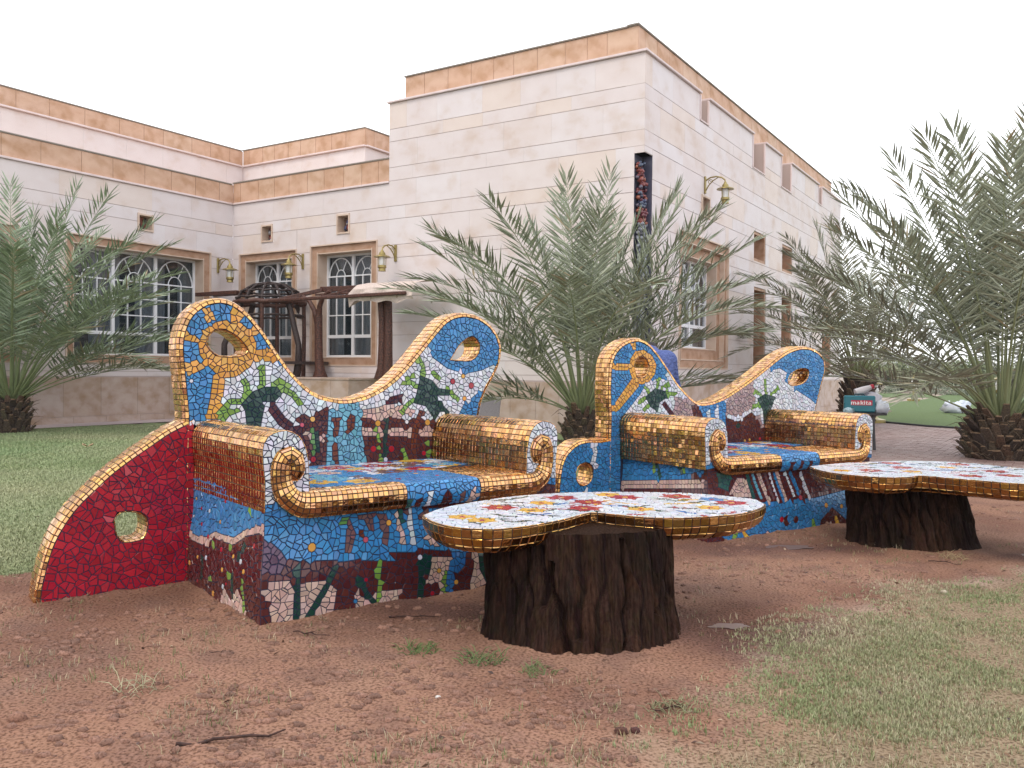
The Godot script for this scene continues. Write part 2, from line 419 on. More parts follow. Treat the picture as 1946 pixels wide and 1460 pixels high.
func noise_tex(freq: float, cols: Array, offs: Array, sd := 1, size := 512, oct := 5, type := FastNoiseLite.TYPE_SIMPLEX_SMOOTH) -> NoiseTexture2D:
	var nz := FastNoiseLite.new()
	nz.noise_type = type
	nz.seed = sd
	nz.frequency = freq
	nz.fractal_octaves = oct
	var t := NoiseTexture2D.new()
	t.width = size
	t.height = size
	t.seamless = true
	t.noise = nz
	if cols.size() > 0:
		var g := Gradient.new()
		g.offsets = PackedFloat32Array(offs)
		g.colors = PackedColorArray(cols)
		t.color_ramp = g
	return t

func lin(r: float, g: float, b: float) -> Color:
	return Color(r, g, b).linear_to_srgb()

func mat(col: Color, rough: float, tex: Texture2D = null, scale := 1.0, metal := 0.0, vc := false) -> StandardMaterial3D:
	var m := StandardMaterial3D.new()
	m.albedo_color = col.linear_to_srgb()
	m.roughness = rough
	m.metallic = metal
	m.vertex_color_use_as_albedo = vc
	if tex:
		m.albedo_texture = tex
		m.uv1_triplanar = true
		m.uv1_world_triplanar = true
		m.uv1_scale = Vector3(scale, scale, scale)
	return m

func bump(m: StandardMaterial3D, tex: Texture2D, cm: float) -> StandardMaterial3D:
	m.heightmap_enabled = true
	m.heightmap_texture = tex
	m.heightmap_scale = cm
	m.uv1_triplanar = true
	m.uv1_world_triplanar = true
	return m

func make_materials() -> void:
	var grey := func(a: float, b: float, f: float, sd: int, oct := 5) -> NoiseTexture2D:
		return noise_tex(f, [Color(a, a, a), Color(b, b, b)], [0.2, 0.8], sd, 512, oct)
	M.ceramic = mat(Color.WHITE, 0.16, null, 1.0, 0.0, true)
	M.ceramic.metallic_specular = 0.5
	M.gold = mat(Color.WHITE, 0.18, null, 1.0, 1.0, true)
	M.gold = bump(M.gold, noise_tex(0.03, [], [], 5, 256, 3), 0.12)
	M.gold.uv1_scale = Vector3(6, 6, 6)
	M.grout = mat(Color.WHITE, 0.85, grey.call(0.6, 1.0, 0.05, 3), 3.0, 0.0, true)
	# stone: blotchy pale limestone, tints per slab
	var st := noise_tex(0.006, [Color(0.93, 0.89, 0.85), Color(0.98, 0.972, 0.968), Color(1, 1, 1)], [0.1, 0.4, 0.85], 11, 512, 6)
	M.stone = []
	for c in [Color(0.675, 0.61, 0.61), Color(0.67, 0.6, 0.59), Color(0.69, 0.64, 0.65), Color(0.675, 0.605, 0.595), Color(0.68, 0.59, 0.55), Color(0.68, 0.625, 0.63)]:
		M.stone.append(mat(c, 0.8, st, 0.45))
	var ot := noise_tex(0.008, [Color(0.86, 0.8, 0.72), Color(0.96, 0.94, 0.93), Color(1, 1, 1)], [0.2, 0.5, 0.8], 12, 512, 6)
	M.orange = []
	for c in [Color(0.58, 0.385, 0.275), Color(0.565, 0.37, 0.26), Color(0.59, 0.41, 0.3), Color(0.58, 0.395, 0.29)]:
		M.orange.append(mat(c, 0.8, ot, 0.5))
	M.plinth = []
	for c in [Color(0.5, 0.4, 0.35), Color(0.52, 0.42, 0.37), Color(0.49, 0.385, 0.325), Color(0.5, 0.41, 0.37)]:
		M.plinth.append(mat(c, 0.75, ot, 0.6))
	M.mortar = mat(Color(0.44, 0.36, 0.34), 0.9)
	M.orange_joint = mat(Color(0.62, 0.45, 0.33), 0.9)
	M.coping = mat(Color(0.68, 0.58, 0.58), 0.75, st, 0.6)
	M.trim = mat(Color(0.44, 0.28, 0.195), 0.75, ot, 0.8)
	M.trim2 = mat(Color(0.6, 0.47, 0.38), 0.75, st, 0.8)
	M.reveal = mat(Color(0.5, 0.46, 0.44), 0.8, st, 0.8)
	M.white_frame = mat(Color(0.75, 0.75, 0.78), 0.4)
	M.glass = mat(Color(0.03, 0.045, 0.055), 0.03)
	M.glass.albedo_color.a = 0.3
	M.glass.metallic_specular = 0.6
	M.glass.transparency = BaseMaterial3D.TRANSPARENCY_ALPHA
	M.curtain = mat(Color(0.42, 0.48, 0.55), 0.9)
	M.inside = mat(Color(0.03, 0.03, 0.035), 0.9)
	M.brass = mat(Color(0.42, 0.33, 0.12), 0.38, grey.call(0.7, 1.0, 0.05, 21), 4.0, 0.6)
	M.milk = mat(Color(0.72, 0.72, 0.7), 0.25)
	var wg := noise_tex(0.02, [Color(0.5, 0.45, 0.42), Color(1, 0.95, 0.9)], [0.2, 0.8], 31, 512, 5)
	M.wood = bump(mat(Color(0.13, 0.052, 0.036), 0.6, wg, 2.0), wg, 0.6)
	M.wood_dark = bump(mat(Color(0.055, 0.034, 0.034), 0.6, wg, 2.0), wg, 0.6)
	M.cloth = mat(Color(0.66, 0.54, 0.48), 0.9, grey.call(0.85, 1.0, 0.02, 33), 2.0)
	M.frond = mat(Color.WHITE, 0.36, null, 1.0, 0.0, true)
	M.frond.backlight_enabled = true
	M.frond.backlight = Color(0.06, 0.07, 0.035)
	M.rachis = mat(Color.WHITE, 0.5, null, 1.0, 0.0, true)
	M.boot = bump(mat(Color.WHITE, 0.9, wg, 3.0, 0.0, true), wg, 1.0)
	var bt := noise_tex(0.03, [Color(0.6, 0.56, 0.54), Color(1, 0.97, 0.94)], [0.25, 0.75], 35, 512, 6)
	M.bark = bump(mat(Color.WHITE, 0.75, bt, 2.2, 0.0, true), bt, 1.4)
	M.bark.metallic_specular = 0.12
	M.bark.uv1_scale = Vector3(4.0, 0.5, 4.0)
	var so := noise_tex(0.045, [Color(0.62, 0.58, 0.55), Color(0.88, 0.86, 0.84), Color(1, 1, 1)], [0.15, 0.4, 0.8], 41, 1024, 7)
	M.soil = bump(mat(Color.WHITE, 0.9, so, 1.1, 0.0, true), so, 1.5)
	M.soil.metallic_specular = 0.3
	M.clod = bump(mat(Color.WHITE, 0.95, so, 2.0, 0.0, true), so, 0.8)
	M.lawn = bump(mat(Color.WHITE, 0.95, noise_tex(0.05, [Color(0.6, 0.62, 0.5), Color(1, 1, 0.95)], [0.2, 0.8], 43, 1024, 6), 0.5, 0.0, true), so, 1.5)
	M.ground = mat(Color(0.36, 0.29, 0.23), 0.95, so, 0.1)
	M.grass = mat(Color.WHITE, 0.8, null, 1.0, 0.0, true)
	M.grass.backlight_enabled = true
	M.grass.backlight = Color(0.05, 0.06, 0.02)
	M.paver = []
	for c in [Color(0.33, 0.23, 0.215), Color(0.37, 0.27, 0.25), Color(0.3, 0.2, 0.185), Color(0.39, 0.3, 0.28)]:
		M.paver.append(mat(c, 0.7, so, 1.2))
	M.paver_bed = mat(Color(0.22, 0.17, 0.155), 0.9, so, 1.0)
	M.plain = mat(Color.WHITE, 0.7, null, 1.0, 0.0, true)
	M.slick = mat(Color.WHITE, 0.3, null, 1.0, 0.0, true)
	M.granite = mat(Color(0.5, 0.47, 0.48), 0.7, noise_tex(0.12, [Color(0.35, 0.33, 0.34), Color(0.8, 0.78, 0.8), Color(1, 1, 1)], [0.35, 0.55, 0.8], 51, 512, 3), 3.0)
	M.shirt = bump(mat(Color.WHITE, 0.9, grey.call(0.85, 1.0, 0.02, 52), 4.0, 0.0, true), grey.call(0, 1, 0.01, 53, 3), 1.5)
	M.puddle = mat(Color(0.13, 0.08, 0.065), 0.42)

# ---------------------------------------------------------------- mosaic: crazy paving of broken tiles
func clip_half(poly: PackedVector2Array, m: Vector2, d: Vector2) -> PackedVector2Array:
	var r := PackedVector2Array()
	var k := poly.size()
	if k == 0:
		return r
	var prev := poly[k - 1]
	var pd := (prev - m).dot(d)
	for q in poly:
		var qd := (q - m).dot(d)
		if (pd <= 0.0) != (qd <= 0.0):
			r.append(prev.lerp(q, pd / (pd - qd)))
		if qd <= 0.0:
			r.append(q)
		prev = q
		pd = qd
	return r

# breaks a piece across its longer side, again and again, into shards of about the wanted area
func shatter(poly: PackedVector2Array, want: float, name: String, out: Array) -> void:
	var ar := absf(area2(poly))
	if ar < want * rng.randf_range(0.9, 1.7) or poly.size() < 3:
		if ar > want * 0.02:
			out.append([poly, name, false])
		return
	var c := Vector2()
	for q in poly:
		c += q
	c /= poly.size()
	var far := poly[0]
	for q in poly:
		if q.distance_squared_to(c) > far.distance_squared_to(c):
			far = q
	var d := (far - c).normalized().rotated(rng.randf_range(-0.55, 0.55))
	var m := c + d * (far - c).length() * rng.randf_range(-0.22, 0.22)
	shatter(clip_half(poly, m, d), want, name, out)
	shatter(clip_half(poly, m, -d), want, name, out)

# returns [[cell polygon, colour name, is_disc], ...]; s = tile size, regions later in the list lie on top
func crazy(outline: PackedVector2Array, holes: Array, motif: Array, base: String, s: float, skip = null, edge := true) -> Array:
	var regs := []
	var discs := []
	for it in motif:
		if it[0] == "p":
			regs.append([it[1], pv(it[2])])
		elif it[0] == "s":
			for q in Geometry2D.offset_polyline(pv(it[3]), it[2] * 0.5, Geometry2D.JOIN_ROUND, Geometry2D.END_BUTT):
				regs.append([it[1], q])
		else:
			discs.append([it[1], Vector2(it[2], it[3]), it[4]])
	var want := s * s * 1.05
	s *= 1.5
	var bb := Rect2(outline[0], Vector2())
	for q in outline:
		bb = bb.expand(q)
	bb = bb.grow(s)
	var boxes := []
	for r in regs:
		var b := Rect2(r[1][0], Vector2())
		for q in r[1]:
			b = b.expand(q)
		boxes.append(b)
	var gw := int(bb.size.x / s) + 2
	var gh := int(bb.size.y / s) + 2
	var grid := []
	grid.resize(gw * gh)
	var pts := PackedVector2Array()
	var ghost := []
	var disc_of := []
	var cell_at := func(p: Vector2) -> int:
		return clampi(int((p.y - bb.position.y) / s), 0, gh - 1) * gw + clampi(int((p.x - bb.position.x) / s), 0, gw - 1)
	var inside := func(p: Vector2) -> bool:
		if not Geometry2D.is_point_in_polygon(p, outline):
			return false
		for h in holes:
			if Geometry2D.is_point_in_polygon(p, h):
				return false
		return true
	var near := func(p: Vector2, d: float) -> bool:
		var cx := clampi(int((p.x - bb.position.x) / s), 0, gw - 1)
		var cy := clampi(int((p.y - bb.position.y) / s), 0, gh - 1)
		for y in range(maxi(cy - 1, 0), mini(cy + 2, gh)):
			for x in range(maxi(cx - 1, 0), mini(cx + 2, gw)):
				var l = grid[y * gw + x]
				if l:
					for i in l:
						if pts[i].distance_squared_to(p) < d * d:
							return true
		return false
	var add := func(p: Vector2, g: bool, dc: int) -> void:
		var at: int = cell_at.call(p)
		if grid[at] == null:
			grid[at] = PackedInt32Array()
		grid[at].append(pts.size())
		pts.append(p)
		ghost.append(g)
		disc_of.append(dc)
	var colour_at := func(p: Vector2) -> String:
		for k in range(regs.size() - 1, -1, -1):
			if boxes[k].has_point(p) and Geometry2D.is_point_in_polygon(p, regs[k][1]):
				return regs[k][0]
		return base
	var rim := func(poly: PackedVector2Array, gap: float, inner: bool) -> void:
		for i in poly.size():
			var a := poly[i]
			var b := poly[(i + 1) % poly.size()]
			var m := maxi(1, int(round(a.distance_to(b) / (s * (0.66 if inner else 0.85)))))
			var nn := (b - a).normalized().orthogonal()
			for k in m:
				var p := a.lerp(b, (k + 0.5 + rng.randf_range(-0.2, 0.2)) / m)
				var q1 := p + nn * gap
				var q2 := p - nn * gap
				if inner and colour_at.call(q1) == colour_at.call(q2):
					continue
				if near.call(q1, s * (0.3 if inner else 0.45)) or near.call(q2, s * (0.3 if inner else 0.45)):
					continue
				add.call(q1, not inside.call(q1), -1)
				add.call(q2, not inside.call(q2), -1)
	for k in discs.size():
		var dc: Vector2 = discs[k][1]
		var r: float = discs[k][2]
		if not inside.call(dc) or near.call(dc, r * 2.0):
			continue
		add.call(dc, false, k)
		for j in 9:
			var q := dc + Vector2.from_angle(TAU * (j + 0.2) / 9.0) * r * 2.0
			add.call(q, not inside.call(q), -1)
	if edge:
		rim.call(outline, s * 0.42, false)
	for h in holes:
		rim.call(h, s * 0.38, false)
	for i in range(regs.size() - 1, -1, -1):
		rim.call(regs[i][1], s * 0.2, true)
	var tries := int(bb.size.x * bb.size.y / (s * s) * 9.0)
	for k in tries:
		var p := bb.position + Vector2(rng.randf() * bb.size.x, rng.randf() * bb.size.y)
		if near.call(p, s * 0.72):
			continue
		add.call(p, not inside.call(p), -1)
	var out := []
	for i in pts.size():
		var p := pts[i]
		if skip != null and skip.call(p):
			continue
		var w := s * 1.7
		var poly := PackedVector2Array([p + Vector2(-w, -w), p + Vector2(w, -w), p + Vector2(w, w), p + Vector2(-w, w)])
		var cx := clampi(int((p.x - bb.position.x) / s), 0, gw - 1)
		var cy := clampi(int((p.y - bb.position.y) / s), 0, gh - 1)
		for y in range(maxi(cy - 2, 0), mini(cy + 3, gh)):
			for x in range(maxi(cx - 2, 0), mini(cx + 3, gw)):
				var l = grid[y * gw + x]
				if l:
					for j in l:
						if j != i:
							var q := pts[j]
							if q.distance_squared_to(p) < 6.5 * s * s:
								poly = clip_half(poly, (p + q) * 0.5, q - p)
		if poly.size() < 3:
			continue
		var pieces := [poly]
		var cut: bool = ghost[i]
		for q in poly:
			if not cut and not inside.call(q):
				cut = true
		if cut:
			pieces = []
			for q in Geometry2D.intersect_polygons(poly, outline):
				var l := [q]
				for h in holes:
					var l2 := []
					for e in l:
						l2.append_array(Geometry2D.clip_polygons(e, h))
					l = l2
				for e in l:
					if absf(area2(e)) > want * 0.05 and not Geometry2D.is_polygon_clockwise(e):
						pieces.append(e)
			if pieces.is_empty():
				continue
			poly = pieces[0]
			if ghost[i]:
				p = Vector2()
				for q in poly:
					p += q
				p /= poly.size()
		var name := base
		var dc: int = disc_of[i]
		if dc >= 0:
			name = discs[dc][0]
		else:
			for k in range(regs.size() - 1, -1, -1):
				if boxes[k].has_point(p) and Geometry2D.is_point_in_polygon(p, regs[k][1]):
					name = regs[k][0]
					break
		if dc >= 0:
			out.append([poly, name, true])
		else:
			for e in pieces:
				shatter(e, want, name, out)
	return out

# A mosaic-clad thing collects its tiles here; the largest in view become parts of their own.
class Clad:
	var root: Node3D
	var world: Transform3D
	var tiles := []       # [score, kind, part index, base polygon, normal, colour]
	var bodies := []      # Geo per part
	var names := []
	var rng: RandomNumberGenerator
	var h := 0.0035
	func new_part(called: String) -> int:
		names.append(called)
		bodies.append(Geo.new())
		return names.size() - 1
	func add_tile(pt: int, gold: bool, poly: PackedVector3Array, nn: Vector3, col: Color) -> void:
		var ctr := Vector3()
		for q in poly:
			ctr += q
		ctr /= poly.size()
		var ar := Vector3()
		for i in poly.size():
			ar += (poly[i] - ctr).cross(poly[(i + 1) % poly.size()] - ctr)
		var wc := world * ctr
		var to := EYE - wc
		var f := (world.basis * nn).dot(to.normalized())
		tiles.append([ar.length() * 0.5 * maxf(f, 0.0) / to.length_squared(), gold, pt, poly, nn, col])
	static func emit(g: Geo, poly: PackedVector3Array, nn: Vector3, col: Color, h: float, tilt: Vector3) -> void:
		var ctr := Vector3()
		for q in poly:
			ctr += q
		ctr /= poly.size()
		var top := PackedVector3Array()
		for q in poly:
			var d := q - ctr
			top.append(ctr + d * 0.9 + nn * (h + d.dot(tilt)))
		for i in range(1, poly.size() - 1):
			g.tri(top[0], top[i], top[i + 1], col, nn)
		for i in poly.size():
			var j := (i + 1) % poly.size()
			g.quad(poly[i], poly[j], top[j], top[i], col, poly[i] + poly[j] - ctr * 2.0)
	func from_cells(pt: int, cells: Array, f: Callable, sgn: float, gap: float, colours: Dictionary, grout: Color, back = null) -> void:
		for cl in cells:
			var poly: PackedVector2Array = cl[0]
			var p3 := PackedVector3Array()
			for q in poly:
				p3.append(f.call(q.x, q.y))
			var nn := Vector3()
			for i in range(1, poly.size() - 1):
				nn += (p3[i] - p3[0]).cross(p3[i + 1] - p3[0])
			nn = nn.normalized() * sgn
			for i in range(1, poly.size() - 1):
				bodies[pt].tri(p3[0], p3[i], p3[i + 1], grout, nn)
			if back != null:
				for i in range(1, poly.size() - 1):
					bodies[pt].tri(back.call(poly[0].x, poly[0].y), back.call(poly[i].x, poly[i].y), back.call(poly[i + 1].x, poly[i + 1].y), grout, -nn)
			var sh := Geometry2D.offset_polygon(poly, -gap * rng.randf_range(0.75, 1.3), Geometry2D.JOIN_MITER)
			if sh.is_empty() or sh[0].size() < 3:
				continue
			var t3 := PackedVector3Array()
			for q in sh[0]:
				t3.append(f.call(q.x, q.y))
			var base: Color = colours[cl[1]]
			var k := rng.randf_range(0.8, 1.15)
			var col := Color(base.r * k * rng.randf_range(0.92, 1.08), base.g * k * rng.randf_range(0.94, 1.06), base.b * k * rng.randf_range(0.94, 1.06))
			add_tile(pt, false, t3, nn, col)
	# rows x columns of points: gold squares with open joints over a grout body
	func grid(pt: int, g: Array, sgn: float, gap: float, gold: Color, grout: Color, offset_rows := true) -> void:
		for i in g.size() - 1:
			var row: Array = g[i]
			for j in row.size() - 1:
				var a: Vector3 = g[i][j]
				var b: Vector3 = g[i + 1][j]
				var c: Vector3 = g[i + 1][j + 1]
				var d: Vector3 = g[i][j + 1]
				var nn := (c - a).cross(d - b)
				if nn.length() < 1e-9:
					continue
				nn = nn.normalized() * sgn
				bodies[pt].quad(a, b, c, d, grout, nn)
				var su := a.distance_to(b)
				var sv := a.distance_to(d)
				if minf(su, sv) < gap * 2.5:
					continue
				var e := gap / su * rng.randf_range(0.7, 1.4)
				var f := gap / sv * rng.randf_range(0.7, 1.4)
				var q := PackedVector3Array()
				for w in [[e, f], [1 - e, f], [1 - e, 1 - f], [e, 1 - f]]:
					q.append(a.lerp(b, w[0]).lerp(d.lerp(c, w[0]), w[1]))
				var k := rng.randf_range(0.75, 1.1)
				if rng.randf() < 0.08:
					k *= 0.7
				var col := Color(gold.r * k, gold.g * k * rng.randf_range(0.86, 1.04), gold.b * k * rng.randf_range(0.75, 1.25))
				add_tile(pt, true, q, nn, col)

func finish_clad(cl: Clad, most_plain: int, most_gold: int) -> Array:
	var parts := []
	for i in cl.names.size():
		parts.append(part(cl.names[i], cl.bodies[i].mesh(), M.grout, cl.root))
	var order := range(cl.tiles.size())
	order.sort_custom(func(a, b): return cl.tiles[a][0] > cl.tiles[b][0])
	var rest := {}
	var left := [most_plain, most_gold]
	for i in order:
		var t = cl.tiles[i]
		var k := 1 if t[1] else 0
		var tilt := Vector3(rng.randfn(), rng.randfn(), rng.randfn()) * (0.045 if k == 1 else 0.03)
		if left[k] > 0 and t[0] > 0.0:
			left[k] -= 1
			var g := Geo.new()
			Clad.emit(g, t[3], t[4], t[5], cl.h, tilt)
			part("gold_tile" if k == 1 else "mosaic_tile", g.mesh(), M.gold if k == 1 else M.ceramic, parts[t[2]])
		else:
			var key := [k, t[2]]
			if not rest.has(key):
				rest[key] = Geo.new()
			Clad.emit(rest[key], t[3], t[4], t[5], cl.h, tilt)
	for key in rest:
		part("gold_tiles" if key[0] == 1 else "mosaic_tiles", rest[key].mesh(), M.gold if key[0] == 1 else M.ceramic, parts[key[1]], Transform3D(), "stuff")
	return parts

func resample(p: PackedVector2Array, step: float, closed: bool) -> PackedVector2Array:
	var c := Curve2D.new()
	var n := p.size()
	var cnt := n + 1 if closed else n
	for i in cnt:
		var q := p[i % n]
		var a := p[(i - 1 + n) % n] if closed or i > 0 else q
		var b := p[(i + 1) % n] if closed or i < n - 1 else q
		var t := (b - a) / 6.0
		c.add_point(q, -t, t)
	var L := c.get_baked_length()
	var m := maxi(2, int(round(L / step)))
	var r := PackedVector2Array()
	for i in (m if closed else m + 1):
		r.append(c.sample_baked(L * i / m, true))
	return r

# gold rim round an outline: out from the front edge, round, across the thickness and in again at the back
func rim_grid(line: PackedVector2Array, closed: bool, out_sign: float, r: float, depth: float, nf: float, tile: float) -> Array:
	var prof := []
	var na := maxi(2, int(round(r * PI / 2 / tile)))
	if r <= 0.012:
		na = 1
	for i in na + 1:
		var a := PI / 2 * i / na
		prof.append(Vector2(r * sin(a), -r * (1 - cos(a))))
	var nm := maxi(1, int(round((depth - 2 * r) / tile)))
	for i in range(1, nm + 1):
		prof.append(Vector2(r, -r - (depth - 2 * r) * i / nm))
	for i in range(1, na + 1):
		var a := PI / 2 * i / na
		prof.append(Vector2(r * cos(a), -depth + r * (1 - sin(a))))
	var g := []
	var n := line.size()
	for i in (n + 1 if closed else n):
		var q := line[i % n]
		var a := line[(i - 1 + n) % n] if closed or i > 0 else q
		var b := line[(i + 1) % n] if closed or i < n - 1 else q
		var o := (b - a).normalized().orthogonal() * out_sign
		var row := []
		for p in prof:
			row.append(Vector3(q.x + o.x * p.x, q.y + o.y * p.x, nf + p.y))
		g.append(row)
	return g

func area2(p: PackedVector2Array) -> float:
	var s := 0.0
	for i in p.size():
		s += p[i].cross(p[(i + 1) % p.size()])
	return s * 0.5

# ---------------------------------------------------------------- benches and tables
func mirror(p: PackedVector2Array, c: float) -> PackedVector2Array:
	var r := PackedVector2Array()
	for q in p:
		r.append(Vector2(2.0 * c - q.x, q.y))
	return r

func flower(x: float, y: float, r: float, col: String, eye: String, petals := 5) -> Array:
	var l := []
	var a0 := rng.randf() * TAU
	for k in petals:
		var a := a0 + TAU * k / petals
		var d := Vector2.from_angle(a)
		var o := d.orthogonal()
		var c := Vector2(x, y)
		var poly := []
		for q in [c + d * r * 0.18 + o * r * 0.12, c + d * r * 0.65 + o * r * 0.34, c + d * r, c + d * r * 0.65 - o * r * 0.34, c + d * r * 0.18 - o * r * 0.12]:
			poly.append(q.x)
			poly.append(q.y)
		l.append(["p", col, poly])
	l.append(["c", eye, x, y, r * 0.2])
	return l

func bench(P: Dictionary) -> void:
	var root := thing("butterfly_bench", P.label, "bench", P.xf, "mosaic butterfly benches")
	var cl := Clad.new()
	cl.root = root
	cl.world = P.xf
	cl.rng = rng
	var s: float = P.tile
	var D := 0.2
	var front := func(u: float, y: float) -> Vector3: return Vector3(u, y, 0.0)
	var rear := func(u: float, y: float) -> Vector3: return Vector3(u, y, -D)
	# backrest: the two upper wings
	var bk := cl.new_part("backrest")
	var line := pv(P.outline)
	var face := PackedVector2Array([Vector2(line[0].x - 0.004, 0.62)])
	face.append_array(line)
	face.append(Vector2(line[line.size() - 1].x - 0.01, 0.62))
	var sg := 1.0 if area2(face) > 0.0 else -1.0
	var holes := []
	for h in P.holes:
		holes.append(resample(pv(h), 0.03, true))
	var hidden := func(p: Vector2) -> bool: return p.x < P.arm[0] + 0.012 and p.y < P.wing_top
	cl.from_cells(bk, crazy(face, holes, P.back, "white", s, hidden), front, 1.0, 0.0021, COL, GROUT, rear)
	var long := PackedVector2Array([Vector2(line[0].x - 0.004, 0.0), Vector2(line[0].x - 0.004, 0.35), Vector2(line[0].x - 0.004, 0.7)])
	long.append_array(line)
	var last := line[line.size() - 1]
	long.append_array(PackedVector2Array([last + Vector2(-0.012, -0.2), Vector2(last.x - 0.012, 0.35), Vector2(last.x - 0.005, 0.0)]))
	cl.grid(bk, rim_grid(resample(long, 0.037, false), false, sg, 0.03, D, 0.0, 0.036), -sg, 0.0016, GOLD, GOLD_GROUT)
	for h in holes:
		var hs := -1.0 if area2(h) > 0.0 else 1.0
		cl.grid(bk, rim_grid(resample(h, 0.03, true), true, hs, 0.006, D, 0.0, 0.034), -hs, 0.0013, GOLD, GOLD_GROUT)
	cl.bodies[bk].box(Vector3((line[0].x + last.x) * 0.5, 0.31, -D * 0.5), Vector3(last.x - line[0].x - 0.04, 0.62, D - 0.004), GROUT)
	# lower wing at the left
	var wg := cl.new_part("side_wing")
	var wp := pv(P.wing)
	var wl := wp.slice(0, P.wing_arc)
	var ws := 1.0 if area2(wp) > 0.0 else -1.0
	var wh := resample(pv(P.wing_hole), 0.03, true)
	cl.from_cells(wg, crazy(wp, [wh], P.wing_motif, P.wing_base, P.wing_tile), front, 1.0, 0.0021, COL, GROUT, rear)
	cl.grid(wg, rim_grid(resample(wl, 0.037, false), false, ws, 0.026, D, 0.0, 0.04), -ws, 0.0016, GOLD, GOLD_GROUT)
	var hs2 := -1.0 if area2(wh) > 0.0 else 1.0
	cl.grid(wg, rim_grid(wh, true, hs2, 0.006, D, 0.0, 0.036), -hs2, 0.0014, GOLD, GOLD_GROUT)
	# base: flared block, mosaic on its front and sides
	var bs := cl.new_part("base")
	var uL: float = P.uL
	var uR: float = P.uR
	var nF: float = P.nf
	var slope := func(y: float) -> float:
		return 0.045 * smoothstep(0.18, 0.52, y)
	var fr := func(u: float, y: float) -> Vector3:
		var o: float = slope.call(y)
		var t := (u - uL) / (uR - uL)
		return Vector3(lerpf(uL + o * 0.8, uR - o * 0.8, t), y, nF - o)
	var sdl := func(nn: float, y: float) -> Vector3:
		var o: float = slope.call(y)
		return Vector3(uL + o * 0.8, y, nn * (nF - o) / nF)
	var sdr := func(nn: float, y: float) -> Vector3:
		var o: float = slope.call(y)
		return Vector3(uR - o * 0.8, y, nn * (nF - o) / nF)
	var top := 0.6
	cl.from_cells(bs, crazy(PackedVector2Array([Vector2(uL, -0.02), Vector2(uR, -0.02), Vector2(uR, top), Vector2(uL, top)]), [], P.front, P.front_base, s), fr, 1.0, 0.0021, COL, GROUT)
	cl.from_cells(bs, crazy(PackedVector2Array([Vector2(0, -0.02), Vector2(nF, -0.02), Vector2(nF, 0.66), Vector2(0, 0.66)]), [], P.side, P.side_base, s * 1.05), sdl, 1.0, 0.0022, COL, GROUT)
	cl.from_cells(bs, crazy(PackedVector2Array([Vector2(0, -0.02), Vector2(nF, -0.02), Vector2(nF, 0.66), Vector2(0, 0.66)]), [], [["p", "peach", [0, 0.1, nF, 0.1, nF, 0.2, 0, 0.2]]], "blue", s * 1.3), sdr, -1.0, 0.0022, COL, GROUT)
	# seat
	var ce := (float(P.arm[0]) + float(P.arm_right)) * 0.5
	var y0: float = P.seat_y
	var n0: float = P.n0
	var inner: float = P.arm_inner
	var st := cl.new_part("seat")
	var flat := func(u: float, nn: float) -> Vector3: return Vector3(u, y0, nn)
	var b0: float = P.band[0]
	var b1: float = P.band[1]
	var edge := n0 - 0.105
	var sm := []
	var iR0 := 2.0 * ce - inner
	for k in 70:
		sm.append_array(flower(inner + 0.05 + rng.randf() * (iR0 - inner - 0.1), 0.06 + rng.randf() * (edge - 0.12), rng.randf_range(0.07, 0.13), ["red", "white", "cyan", "white", "peach", "mauve", "yellow2"][k % 7], ["yellow", "red", "blue2"][k % 3], 6))
	sm.append(["p", "blue", [b0 - 0.03, edge - 0.35, b1, edge - 0.35, b1, n0 + 0.1, b0, n0 + 0.1]])
	var iR := 2.0 * ce - inner
	var gold_from := b1 + 0.02
	cl.from_cells(st, crazy(PackedVector2Array([Vector2(inner, 0), Vector2(iR, 0), Vector2(iR, 0.45), Vector2(gold_from, 0.55), Vector2(b1, edge), Vector2(b1, n0), Vector2(b0, n0), Vector2(b0, edge), Vector2(inner, edge)]), [], sm, "blue", 0.027), flat, -1.0, 0.002, COL, GROUT)
	cl.bodies[st].quad(Vector3(inner, y0 - 0.003, 0), Vector3(iR, y0 - 0.003, 0), Vector3(iR, y0 - 0.003, n0), Vector3(inner, y0 - 0.003, n0), GROUT, Vector3.UP)
	for seg in [[inner - 0.03, b0, edge], [b1, iR + 0.03, edge], [gold_from, iR, 0.56]]:
		var far: float = seg[2]
		var near: float = n0 if far == edge else edge
		var g := []
		var m := int((seg[1] - seg[0]) / 0.036)
		var q := maxi(1, int(round((near - far) / 0.036)))
		for i in m + 1:
			var row := []
			for j in q + 1:
				row.append(Vector3(lerpf(seg[0], seg[1], float(i) / m), y0, lerpf(far, near, float(j) / q)))
			g.append(row)
		cl.grid(st, g, -1.0, 0.0016, GOLD, GOLD_GROUT)
	# front roll, curling up at each end into the scroll of an armrest
	var rw: float = P.roll_w
	var rh := 0.042
	var yc := y0 - rw
	var scroll := []
	for k in P.scroll.size() / 3:
		scroll.append(Vector3(P.scroll[3 * k], P.scroll[3 * k + 1], P.scroll[3 * k + 2]))
	var path := []
	var from := Vector3(b0, yc, rw)
	path.append(from)
	path.append_array(scroll)
	var curve := Curve3D.new()
	for i in path.size():
		var a: Vector3 = path[maxi(i - 1, 0)]
		var b: Vector3 = path[mini(i + 1, path.size() - 1)]
		curve.add_point(path[i], -(b - a) / 6.0, (b - a) / 6.0)
